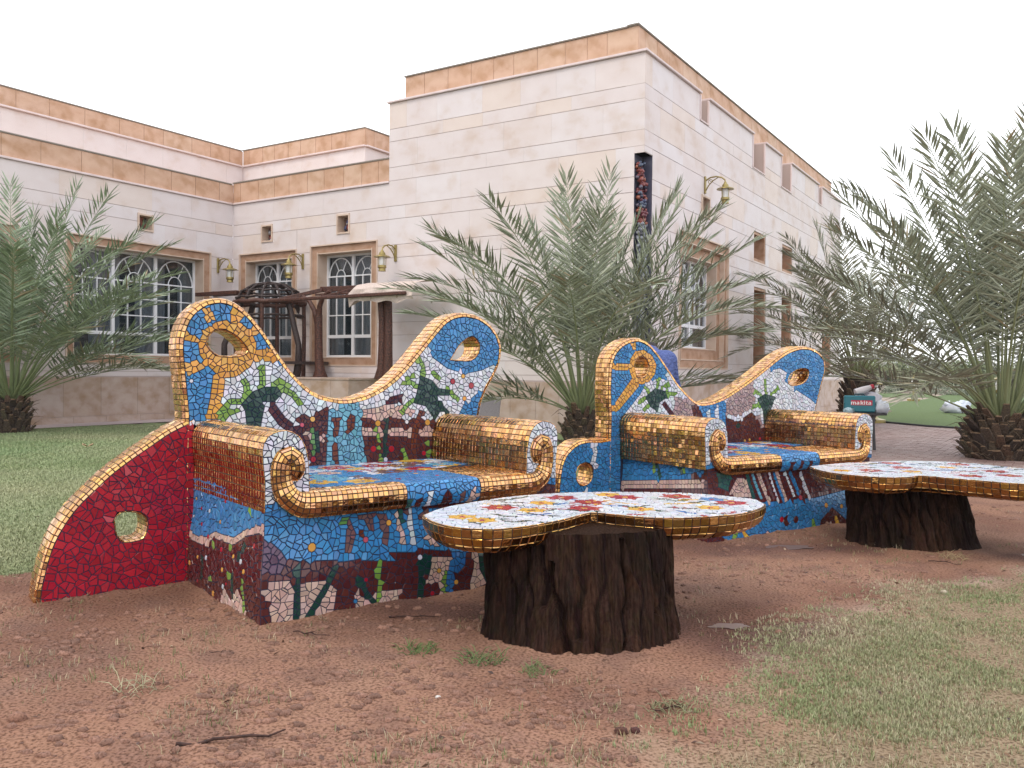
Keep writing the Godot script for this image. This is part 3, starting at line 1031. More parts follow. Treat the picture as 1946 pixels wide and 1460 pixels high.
	for side in 2:
		var pts := []
		var L := curve.get_baked_length()
		var start := 0.0 if side == 0 else (b1 - b0) - (2.0 * (ce - b0) - 0.0)
		var n := int(L / 0.03)
		for i in n + 1:
			pts.append(curve.sample_baked(L * i / n, true))
		if side == 1:
			for i in pts.size():
				pts[i].x = 2.0 * ce - pts[i].x
			# lengthen or shorten the straight run so that it begins at the blue band
			var x0: float = pts[0].x
			var keep := []
			for p in pts:
				if p.x >= b1 or p.y > yc + 0.02:
					keep.append(p)
			pts = keep
			if x0 > b1:
				var m := int((x0 - b1) / 0.038)
				for i in m:
					pts.push_front(Vector3(x0 - (x0 - b1) * (i + 1) / m, yc, rw))
			else:
				pts.push_front(Vector3(b1, yc, rw))
		var g := []
		for i in pts.size():
			var a: Vector3 = pts[maxi(i - 1, 0)]
			var b: Vector3 = pts[mini(i + 1, pts.size() - 1)]
			var t := Vector2(b.x - a.x, b.y - a.y).normalized()
			var m := t.orthogonal() * (1.0 if side == 0 else -1.0)
			var w: float = pts[i].z
			var row := []
			for j in 8:
				var f := PI * j / 7.0
				row.append(Vector3(pts[i].x + m.x * w * cos(f), pts[i].y + m.y * w * cos(f), n0 + lerpf(rh, 0.026, smoothstep(yc + 0.03, yc + 0.12, pts[i].y)) * minf(1.0, w / 0.05) * pow(sin(f), 0.75)))
			g.append(row)
		cl.grid(st, g, 1.0 if side == 0 else -1.0, 0.0015, GOLD, GOLD_GROUT)
	var arc := 0.21
	var over := func(u: float, a: float) -> Vector3:
		var f := PI * a / arc
		return Vector3(u, yc + rw * cos(f), n0 + rh * sin(f) * (0.9 + 0.1 * sin(f)))
	cl.from_cells(st, crazy(PackedVector2Array([Vector2(b0, 0), Vector2(b1, 0), Vector2(b1, arc), Vector2(b0, arc)]), [], P.band_motif, "blue", s * 0.95), over, -1.0, 0.0024, COL, GROUT)
	# armrests: barrel-topped, gold outside, white mosaic on the front
	var prof := pv(P.arm_profile)
	for side in 2:
		var ar := cl.new_part("armrest")
		var pr := prof if side == 0 else mirror(prof, ce)
		var rs := resample(pr, 0.035, false)
		var m := int(n0 / 0.035)
		var g := []
		for q in rs:
			var row := []
			for j in m + 1:
				row.append(Vector3(q.x, q.y, n0 * j / m))
			g.append(row)
		cl.grid(ar, g, -1.0 if side == 0 else 1.0, 0.0015, GOLD, GOLD_GROUT)
		var cap := pr.duplicate()
		var mid := ce
		var taken := func(p: Vector2) -> bool:
			var x := p.x if side == 0 else 2.0 * mid - p.x
			for i in path.size() - 1:
				var a := Vector2(path[i].x, path[i].y)
				var b := Vector2(path[i + 1].x, path[i + 1].y)
				var c := Geometry2D.get_closest_point_to_segment(Vector2(x, p.y), a, b)
				var t := a.distance_to(c) / maxf(a.distance_to(b), 0.0001)
				if c.distance_to(Vector2(x, p.y)) < lerpf(path[i].z, path[i + 1].z, t) - 0.022:
					return true
			return false
		var low := yc - 0.02
		var cm := [["p", "blue", [-1, low - 1, 4, low - 1, 4, low + 0.04, -1, low + 0.04]]]
		var facef := func(u: float, y: float) -> Vector3: return Vector3(u, y, n0)
		cl.bodies[ar].box(Vector3((cap[0].x + cap[cap.size() - 1].x) * 0.5, (y0 + 0.8) * 0.5, n0 * 0.5 - 0.003), Vector3(absf(cap[0].x - cap[cap.size() - 1].x) - 0.02, 0.8 - y0 + 0.12, n0 - 0.004), GROUT)
		cl.from_cells(ar, crazy(cap, [], cm, "white", s * 0.82, taken), facef, 1.0, 0.0024, COL, GROUT)
	finish_clad(cl, 300, 300)

func table(P: Dictionary) -> void:
	var root := thing("mosaic_table", P.label, "table", P.xf, "stump tables with mosaic tops")
	var cl := Clad.new()
	cl.root = root
	cl.world = P.xf
	cl.rng = rng
	var tp := cl.new_part("tabletop")
	var y := 0.575
	var o := resample(pv(P.outline), 0.05, true)
	var sg := 1.0 if area2(o) > 0.0 else -1.0
	var motif := []
	var inset := Geometry2D.offset_polygon(o, -0.075)
	for k in 64:
		var a := Vector2(rng.randf_range(-0.75, 0.8), rng.randf_range(-0.5, 0.4))
		var d := Vector2.from_angle(rng.randf_range(-0.7, 0.9)) * rng.randf_range(0.08, 0.2)
		motif.append(["s", ["dark", "dark2", "blue2", "dark", "red", "yellow2"][k % 6], 0.016, [a.x, a.y, a.x + d.x * 0.5, a.y + d.y * 0.5 + 0.02, a.x + d.x, a.y + d.y]])
	for f in P.flowers:
		motif.append_array(flower(f[1], f[2], 0.085 if f[0] != "red" else 0.1, f[0], "yellow" if f[0] == "red" else "red", 6))
	var flat := func(a: float, b: float) -> Vector3: return Vector3(a, y, b)
	cl.from_cells(tp, crazy(o, [], motif, "white", 0.028), flat, -1.0, 0.0021, COL, GROUT)
	var prof := [Vector2(0, 0), Vector2(0.006, -0.004), Vector2(0.002, -0.046), Vector2(-0.016, -0.086), Vector2(-0.055, -0.115), Vector2(-0.11, -0.13)]
	var g := []
	var n := o.size()
	for i in n + 1:
		var t := (o[(i + 1) % n] - o[(i - 1 + n) % n]).normalized()
		var d := t.orthogonal() * sg
		var row := []
		for p in prof:
			row.append(Vector3(o[i % n].x + d.x * p.x, y + p.y, o[i % n].y + d.y * p.x))
		g.append(row)
	cl.grid(tp, g, sg, 0.0018, Color(0.52, 0.3, 0.1), Color(0.04, 0.018, 0.012))
	var under := Geometry2D.offset_polygon(o, -0.1)
	for q in under:
		var tri := Geometry2D.triangulate_polygon(q)
		for i in tri.size() / 3:
			var a := q[tri[3 * i]]
			var b := q[tri[3 * i + 1]]
			var c := q[tri[3 * i + 2]]
			cl.bodies[tp].tri(Vector3(a.x, y - 0.129, a.y), Vector3(b.x, y - 0.129, b.y), Vector3(c.x, y - 0.129, c.y), Color(0.06, 0.03, 0.02), Vector3.DOWN)
	finish_clad(cl, 300, 300)
	# stump with furrowed bark
	var nz := FastNoiseLite.new()
	nz.seed = P.seed
	nz.frequency = 1.0
	nz.fractal_octaves = 4
	var st := Geo.new()
	var na := 340
	var nh := 54
	# furrows between the plates of bark
	var furrows := []
	var an := 0.0
	while an < TAU:
		an += rng.randf_range(0.1, 0.3)
		furrows.append([an, rng.randf_range(0.018, 0.05), rng.randf_range(0.018, 0.055), rng.randf_range(-0.4, 0.4), rng.randf_range(0.7, 1.6), rng.randf() * 6.0, rng.randf_range(0.03, 0.09)])
	var furrow := func(a: float, t: float) -> Vector2:
		var dp := 0.0
		var mx := 0.0
		for f in furrows:
			if t < f[3] or t > f[4]:
				continue
			var w: float = f[0] + f[6] * sin(t * 5.0 + f[5]) + 0.02 * sin(t * 17.0 + f[5])
			var d: float = absf(angle_difference(a, w)) / f[1]
			if d < 2.5:
				var e := exp(-d * d)
				dp = maxf(dp, f[2] * e)
				mx = maxf(mx, e)
		return Vector2(dp, mx)
	var P3 := func(i: int, k: int) -> Vector3:
		var a := TAU * (k % na) / na
		var t := float(i) / nh
		var dir := Vector2(cos(a), sin(a))
		var wob := nz.get_noise_3d(dir.x * 0.9, t * 0.35, dir.y * 0.9) * 0.13
		var ridge := 1.0 - absf(nz.get_noise_3d(dir.x * 4.2 + 9.0, t * 0.3, dir.y * 4.2)) * 2.4
		var fine := nz.get_noise_3d(dir.x * 15.0, t * 0.8 + 5.0, dir.y * 15.0)
		var flare := lerpf(P.bottom, P.top, pow(t, 0.75)) + 0.025 * exp(-t * 9.0)
		var r := flare * (1.0 + wob) + 0.02 * ridge + 0.012 * fine + 0.012 * sin(t * 9.0 + dir.x * 12.0) * fine - (furrow.call(a, t) as Vector2).x
		return Vector3(dir.x * r, -0.03 + t * 0.55, dir.y * r * lerpf(P.squash, 0.74, t) - 0.17 * t)
	var grid := []
	for i in nh + 1:
		var row := []
		for k in na:
			row.append(P3.call(i, k))
		grid.append(row)
	for i in nh:
		for k in na:
			var l := (k + 1) % na
			var a: Vector3 = grid[i][k]
			var crack: float = (furrow.call(TAU * k / na, float(i) / nh) as Vector2).y
			var shade := nz.get_noise_3d(a.x * 3.0, a.y * 0.8, a.z * 3.0)
			var col := Color(0.045, 0.027, 0.021).lerp(Color(0.021, 0.015, 0.013), clampf(0.5 + shade * 1.2, 0, 1)).lerp(Color(0.064, 0.032, 0.022), clampf(nz.get_noise_3d(a.x * 5, a.y, a.z * 5 + 30.0) * 1.6, 0, 0.5))
			col = col.lerp(Color(0.018, 0.012, 0.01), 0.75 * smoothstep(0.3, 0.9, crack))
			st.quad(a, grid[i][l], grid[i + 1][l], grid[i + 1][k], col, Vector3(a.x, 0, a.z))
	for k in na:
		st.tri(Vector3(0, 0.522, -0.17), grid[nh][k], grid[nh][(k + 1) % na], Color(0.045, 0.025, 0.017), Vector3.UP)
	part("stump", st.mesh(), M.bark, root, Transform3D(Basis(), P.stump_at))

# ---------------------------------------------------------------- date palms
func frond(parent: Node3D, at: Vector3, az: float, elev: float, length: float, droop: float, leaf: float, pairs: int, tone: Color, twist := 0.0) -> void:
	var N := 22
	var pts := []
	var p := at
	var side := Vector3(cos(az), 0, -sin(az))
	var dirs := []
	for i in N + 1:
		var t := float(i) / N
		var e := elev - droop * pow(t, 1.35)
		var d := Vector3(sin(az) * cos(e), sin(e), cos(az) * cos(e))
		d = d.rotated(Vector3.UP, twist * t * t)
		pts.append(p)
		dirs.append(d)
		p += d * length / N
	var rg := Geo.new()
	var radii := []
	for i in N + 1:
		var t := float(i) / N
		radii.append(lerpf(0.032, 0.004, pow(t, 0.6)) * (1.0 + 0.9 * exp(-t * 14.0)))
	rg.tube(pts, radii, 5, Color(0.2, 0.23, 0.095).lerp(tone, 0.3), 0.6, false)
	var fr := part("frond", rg.mesh(), M.rachis, parent)
	var lg := Geo.new()
	for k in pairs:
		var t := lerpf(0.3, 0.995, pow(float(k) / (pairs - 1), 0.95))
		var fi := t * N
		var i := mini(int(fi), N - 1)
		var q: Vector3 = pts[i].lerp(pts[i + 1], fi - i)
		var d: Vector3 = dirs[i].lerp(dirs[i + 1], fi - i).normalized()
		var x := d.cross(Vector3.UP)
		x = x.normalized() if x.length() > 0.05 else side
		var up := x.cross(d).normalized()
		for s in [-1.0, 1.0]:
			var ang := lerpf(1.2, 0.5, pow(t, 2.6)) + rng.randfn(0, 0.12)
			var vee := rng.randf_range(0.0, 0.6)
			var dl: Vector3 = (d * cos(ang) + (x * s * cos(vee) + up * sin(vee)) * sin(ang)).normalized()
			var ln := leaf * smoothstep(0.14, 0.48, t) * lerpf(1.0, 0.5, pow(t, 3.0)) * rng.randf_range(0.85, 1.1)
			ln = maxf(ln, leaf * 0.3)
			var wd := 0.02
			var wv := dl.cross(up).normalized()
			if wv.length() < 0.1:
				wv = x
			wv = wv.rotated(dl, rng.randf_range(-0.7, 0.7))
			var sag := Vector3(0, -ln * rng.randf_range(-0.02, 0.08), 0)
			var m := q + dl * ln * 0.4 + sag * 0.15
			var e := q + dl * ln + sag
			var kk := rng.randf_range(0.7, 1.25)
			var c := Color(tone.r * kk, tone.g * kk, tone.b * kk)
			if rng.randf() < 0.04:
				c = Color(0.26, 0.21, 0.12)
			var nn := wv.cross(dl).normalized()
			var fold := nn * wd * 0.5
			lg.tri(q, m - wv * wd + fold, m, c, nn)
			lg.tri(q, m, m + wv * wd + fold, c, nn)
			lg.tri(m - wv * wd + fold, e, m, c, nn)
			lg.tri(m, e, m + wv * wd + fold, c, nn)
	part("leaflets", lg.mesh(), M.frond, fr, Transform3D(), "stuff")

func palm(P: Dictionary) -> void:
	rng.seed = P.seed
	var root := thing("date_palm", P.label, "palm tree", Transform3D(Basis(), P.at), "young date palms round the building")
	var R: float = P.trunk_r
	var H: float = P.trunk_h
	var tr := Geo.new()
	var rows := 18
	for i in rows:
		var a := float(i) / rows
		var b := float(i + 1) / rows
		for k in 14:
			var rr := func(t: float) -> float: return R * (0.8 + 0.25 * sin(t * 2.6)) * (1.0 - 0.4 * t * t)
			var x := TAU * k / 14
			var y := TAU * (k + 1) / 14
			var ra: float = rr.call(a)
			var rb: float = rr.call(b)
			tr.quad(Vector3(cos(x) * ra, a * H - 0.1, sin(x) * ra), Vector3(cos(y) * ra, a * H - 0.1, sin(y) * ra), Vector3(cos(y) * rb, b * H - 0.1, sin(y) * rb), Vector3(cos(x) * rb, b * H - 0.1, sin(x) * rb), Color(0.07, 0.052, 0.04), Vector3(cos(x), 0, sin(x)))
	var trunk := part("trunk", tr.mesh(), M.boot, root)
	# stubs of cut fronds all round the trunk
	var bg := Geo.new()
	var cnt: int = P.boots
	for k in cnt:
		var t := float(k) / cnt
		var a := k * 2.39996
		var r := R * (0.85 + 0.2 * sin(t * 2.6)) * (1.0 - 0.35 * t * t)
		var d := Vector3(cos(a), 0, sin(a))
		var up := rng.randf_range(0.5, 1.5)
		var dir := (d * rng.randf_range(0.5, 1.0) + Vector3.UP * up).normalized()
		var q := d * r * 0.92 + Vector3(0, t * H * 0.95 - 0.05, 0)
		var ln := rng.randf_range(0.12, 0.28) * R / 0.4
		var sd := d.cross(Vector3.UP)
		var w := rng.randf_range(0.05, 0.09) * R / 0.4
		var th := dir.cross(sd).normalized() * 0.025
		var c := Color(0.13, 0.1, 0.075).lerp([Color(0.2, 0.13, 0.09), Color(0.09, 0.07, 0.06), Color(0.16, 0.15, 0.1)][k % 3], rng.randf())
		var A := q - sd * w
		var B := q + sd * w
		var Cc := q + dir * ln + sd * w * 0.55
		var Dd := q + dir * ln - sd * w * 0.55
		bg.quad(A + th, B + th, Cc + th * 0.6, Dd + th * 0.6, c, th)
		bg.quad(A - th, B - th, Cc - th * 0.6, Dd - th * 0.6, c, -th)
		bg.quad(A + th, Dd + th * 0.6, Dd - th * 0.6, A - th, c, -sd)
		bg.quad(B + th, Cc + th * 0.6, Cc - th * 0.6, B - th, c, sd)
		bg.quad(Cc + th * 0.6, Dd + th * 0.6, Dd - th * 0.6, Cc - th * 0.6, Color(0.24, 0.17, 0.11), dir)
	for k in int(P.fibres):
		var a := rng.randf() * TAU
		var r := R * rng.randf_range(0.8, 1.1)
		var q := Vector3(cos(a) * r, rng.randf_range(0.0, 1.0) * H, sin(a) * r)
		var e := q + Vector3(cos(a), 0, sin(a)).rotated(Vector3.UP, rng.randf_range(-1.2, 1.2)) * rng.randf_range(0.1, 0.3) + Vector3(0, rng.randf_range(-0.15, 0.15), 0)
		bg.tube([q, q.lerp(e, 0.5) + Vector3(0, 0.03, 0), e], [0.006, 0.005, 0.002], 4, Color(0.2, 0.155, 0.11), 1.0, false)
	part("frond_stubs", bg.mesh(), M.boot, trunk, Transform3D(), "stuff")
	for f in P.fronds:
		var r := R * 0.35
		var az: float = f[0]
		var tn: Color = P.tone
		tn = tn.lerp(Color(0.19, 0.17, 0.12), f[4] if f.size() > 4 else 0.0)
		frond(root, Vector3(sin(az) * r, H * (0.93 + 0.07 * rng.randf()) - 0.08 * (1.5 - f[1]), cos(az) * r), az, f[1], f[2], f[3], P.leaf, P.pairs, tn)

# rings of fronds: [count, elevation, droop, length] with scatter
func ring(l: Array, n: int, elev: float, droop: float, length: float, az0: float, old := 0.0) -> void:
	for k in n:
		l.append([az0 + TAU * k / n + rng.randfn(0, 0.16), elev + rng.randfn(0, 0.09), length * rng.randf_range(0.88, 1.1), droop + rng.randfn(0, 0.15), old * rng.randf()])

# ---------------------------------------------------------------- building
var BX := Transform3D()
var XW := -12.26

func minus(rects: Array, holes: Array) -> Array:
	var out := rects
	for h in holes:
		var nxt := []
		for r in out:
			var q: Rect2 = r
			var i := q.intersection(h)
			if i.size.x <= 0.001 or i.size.y <= 0.001:
				nxt.append(q)
				continue
			var e := q.end
			for c in [Rect2(q.position.x, q.position.y, i.position.x - q.position.x, q.size.y), Rect2(i.end.x, q.position.y, e.x - i.end.x, q.size.y),
					Rect2(i.position.x, q.position.y, i.size.x, i.position.y - q.position.y), Rect2(i.position.x, i.end.y, i.size.x, e.y - i.end.y)]:
				if c.size.x > 0.015 and c.size.y > 0.015:
					nxt.append(c)
		out = nxt
	return out

# mortar wall with slabs of stone set proud of it; slabs are queued so that the largest 300 become parts
var slabs := []
func stone_wall(g: Geo, xf: Transform3D, x0: float, x1: float, y0: float, y1: float, courses: Array, holes: Array, thick: float, mats: Array, width: float, called: String, jv := 0.0018, jh := 0.012) -> void:
	for r in minus([Rect2(x0, y0, x1 - x0, y1 - y0)], holes):
		var q: Rect2 = r
		var c := q.get_center()
		g.box(xf * Vector3(c.x, c.y, -0.012 - thick * 0.5), Vector3(q.size.x, q.size.y, thick), Color.WHITE, xf.basis)
	for i in courses.size() - 1:
		var a: float = maxf(courses[i], y0)
		var b: float = minf(courses[i + 1], y1)
		if b - a < 0.03:
			continue
		var x := x0 - rng.randf() * width * 0.8
		while x < x1:
			var w := width * rng.randf_range(0.75, 1.3)
			var l := maxf(x, x0)
			var e := minf(x + w, x1)
			x += w
			if x1 - x < width * 0.3:
				e = x1
				x = x1
			if e - l < 0.05:
				continue
			var rects := minus([Rect2(l + jv * 0.5, a + jh * 0.5, e - l - jv, b - a - jh)], holes)
			for r in rects:
				slabs.append([r, xf, mats[(rng.randi() % mats.size()) if rng.randf() < 0.75 else 0], called])

func place_slabs(bld: Node3D) -> void:
	var unit := Geo.new()
	unit.box(Vector3.ZERO, Vector3.ONE, Color.WHITE)
	var um := unit.mesh()
	var by := {}
	for s in slabs:
		if not by.has(s[3]):
			by[s[3]] = []
		by[s[3]].append(s)
	for called in by:
		var l: Array = by[called]
		l.sort_custom(func(a, b): return _seen(a) > _seen(b))
		var rest := {}
		for i in l.size():
			var r: Rect2 = l[i][0]
			var xf: Transform3D = l[i][1]
			var t := 0.03 + rng.randf_range(0, 0.002)
			var c := xf * Vector3(r.get_center().x, r.get_center().y, -0.015 + t * 0.5 - 0.015)
			if i < 300:
				part(called, um, l[i][2], bld, Transform3D(xf.basis * Basis.from_scale(Vector3(r.size.x, r.size.y, t)), c))
			else:
				if not rest.has(l[i][2]):
					rest[l[i][2]] = Geo.new()
				rest[l[i][2]].box(c, Vector3(r.size.x, r.size.y, t), Color.WHITE, xf.basis)
		for m in rest:
			part(called + "s", rest[m].mesh(), m, bld, Transform3D(), "stuff")

func _seen(s: Array) -> float:
	var r: Rect2 = s[0]
	var c: Vector3 = BX * (s[1] * Vector3(r.get_center().x, r.get_center().y, 0))
	var n: Vector3 = BX.basis * s[1].basis.z
	var to := EYE - c
	var p := -to
	var off := absf(p.x / maxf(-p.z, 0.1))
	return r.size.x * r.size.y * maxf(n.dot(to.normalized()), 0.0) / to.length_squared() * (1.0 if p.z < 0 and off < 0.66 else 0.01)

func window(bld: Node3D, xf: Transform3D, r: Rect2, lights: int, steps: int, deep: float) -> void:
	var w := r.size.x
	var h := r.size.y
	var at := xf * Transform3D(Basis(), Vector3(r.position.x + w * 0.5, r.position.y, -deep))
	var f := Geo.new()
	var tr := Geo.new()
	var lip := Geo.new()
	var W := Color.WHITE
	var z := deep
	var x := w * 0.5
	var lo := 0.0
	var hi := h
	for k in steps:
		var b := 0.2 if k == 0 else 0.24
		z = deep - 0.035 - 0.11 * k
		for s in [-1.0, 1.0]:
			tr.box(Vector3(s * (x - b * 0.5), (lo + hi) * 0.5, z * 0.5), Vector3(b, hi - lo, z), W)
			lip.box(Vector3(s * (x - b - 0.012), (lo + hi) * 0.5, z * 0.5 + 0.006), Vector3(0.024, hi - lo - 2 * b + 0.048, z + 0.012), W)
		tr.box(Vector3(0, hi - b * 0.5, z * 0.5), Vector3(2 * x - 2 * b, b, z), W)
		tr.box(Vector3(0, lo + b * 0.5, z * 0.5), Vector3(2 * x - 2 * b, b, z), W)
		lip.box(Vector3(0, hi - b - 0.012, z * 0.5 + 0.006), Vector3(2 * x - 2 * b - 0.05, 0.024, z + 0.012), W)
		lip.box(Vector3(0, lo + b + 0.012, z * 0.5 + 0.006), Vector3(2 * x - 2 * b - 0.05, 0.024, z + 0.012), W)
		x -= b + 0.024
		lo += b + 0.024
		hi -= b + 0.024
	# thin pale edge round the whole opening
	for s in [-1.0, 1.0]:
		lip.box(Vector3(s * (w * 0.5 - 0.014), h * 0.5, deep * 0.5 + 0.01), Vector3(0.03, h, deep + 0.03), W)
		lip.box(Vector3(0, h * 0.5 + s * (h * 0.5 - 0.014), deep * 0.5 + 0.01), Vector3(w - 0.06, 0.03, deep + 0.03), W)
	var fw := 2.0 * x
	var fh := hi - lo
	var bar := 0.055
	f.box(Vector3(-x + bar * 0.5, lo + fh * 0.5, 0), Vector3(bar, fh, 0.07), W)
	f.box(Vector3(x - bar * 0.5, lo + fh * 0.5, 0), Vector3(bar, fh, 0.07), W)
	f.box(Vector3(0, lo + bar * 0.5, 0), Vector3(fw - 2 * bar, bar, 0.07), W)
	f.box(Vector3(0, hi - bar * 0.5, 0), Vector3(fw - 2 * bar, bar, 0.07), W)
	var lw := (fw - 2 * bar + 0.085) / lights
	var panes := []
	var yb := lo + bar
	var yt := hi - bar
	var tr_y := yb + 0.44
	for l in lights:
		var a := -x + bar + l * lw
		var b := a + lw - 0.085
		if l < lights - 1:
			f.box(Vector3(b + 0.0425, (yb + yt) * 0.5, 0.004), Vector3(0.085, yt - yb, 0.075), W)
		f.box(Vector3((a + b) * 0.5, tr_y + 0.04, 0), Vector3(b - a, 0.08, 0.065), W)
		var R := (b - a) * 0.5
		var rise := minf(R * 1.15, 0.75)
		var sp := yt - rise - 0.03
		var cx := (a + b) * 0.5
		f.box(Vector3(cx, sp, 0), Vector3(b - a, 0.032, 0.05), W)
		panes.append(Rect2(a, yb, b - a, tr_y - yb))
		var y0 := tr_y + 0.08
		var rows := 3
		var rh := (sp - y0) / rows
		for k in rows:
			if k > 0:
				f.box(Vector3(cx, y0 + rh * k, 0), Vector3(b - a, 0.026, 0.048), W)
			for j in 3:
				panes.append(Rect2(a + (b - a) * j / 3.0, y0 + rh * k, (b - a) / 3.0, rh))
		for j in [1, 2]:
			f.box(Vector3(a + (b - a) * j / 3.0, (y0 + sp) * 0.5, 0), Vector3(0.026, sp - y0, 0.046), W)
		panes.append(Rect2(a, sp, b - a, yt - sp))
		var arc := []
		var small := []
		for k in 17:
			var t := PI * k / 16.0
			arc.append(Vector3(cx + cos(t) * (R - 0.012), sp + sin(t) * rise, 0))
			small.append(Vector3(cx + cos(t) * R * 0.36, sp + sin(t) * rise * 0.36, 0))
		f.tube(arc, _same(0.017, 17), 6, W)
		f.tube(small, _same(0.013, 17), 6, W)
		for t in [PI / 3.0, 2.0 * PI / 3.0]:
			f.tube([Vector3(cx + cos(t) * R * 0.36, sp + sin(t) * rise * 0.36, 0), Vector3(cx + cos(t) * (R - 0.012), sp + sin(t) * rise, 0)], [0.013, 0.013], 6, W)
	part("window_surround", tr.mesh(), M.trim, bld, at)
	part("window_lip", lip.mesh(), M.trim2, bld, at)
	var win := part("window", f.mesh(), M.white_frame, bld, at)
	for p in panes:
		var bm := BoxMesh.new()
		bm.size = Vector3(p.size.x - 0.004, p.size.y - 0.004, 0.006)
		part("pane", bm, M.glass, win, Transform3D(Basis(), Vector3(p.get_center().x, p.get_center().y, -0.012)))
	# the room behind, with a drawn curtain
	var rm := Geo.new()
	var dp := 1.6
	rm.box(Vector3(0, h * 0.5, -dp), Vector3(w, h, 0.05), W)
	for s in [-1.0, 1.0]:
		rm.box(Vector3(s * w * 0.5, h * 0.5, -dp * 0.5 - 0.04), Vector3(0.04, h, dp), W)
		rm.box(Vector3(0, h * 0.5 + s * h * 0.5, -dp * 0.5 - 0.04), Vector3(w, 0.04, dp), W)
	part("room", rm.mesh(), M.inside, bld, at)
	var cu := Geo.new()
	var nseg := int(w / 0.05)
	for k in nseg:
		var p := func(i: int) -> Vector3:
			return Vector3(-w * 0.47 + w * 0.94 * i / nseg, 0, -0.3 + 0.035 * sin(i * 1.9) + 0.02 * sin(i * 0.7))
		if (k / 9) % 3 == 1:
			continue
		var A: Vector3 = p.call(k)
		var B: Vector3 = p.call(k + 1)
		cu.quad(A + Vector3(0, 0.3, 0), B + Vector3(0, 0.3, 0), B + Vector3(0, h - 0.2, 0), A + Vector3(0, h - 0.2, 0), W, Vector3.BACK)
	part("curtain", cu.mesh(), M.curtain, bld, at)

func _same(v: float, n: int) -> Array:
	var l := []
	l.resize(n)
	l.fill(v)
	return l

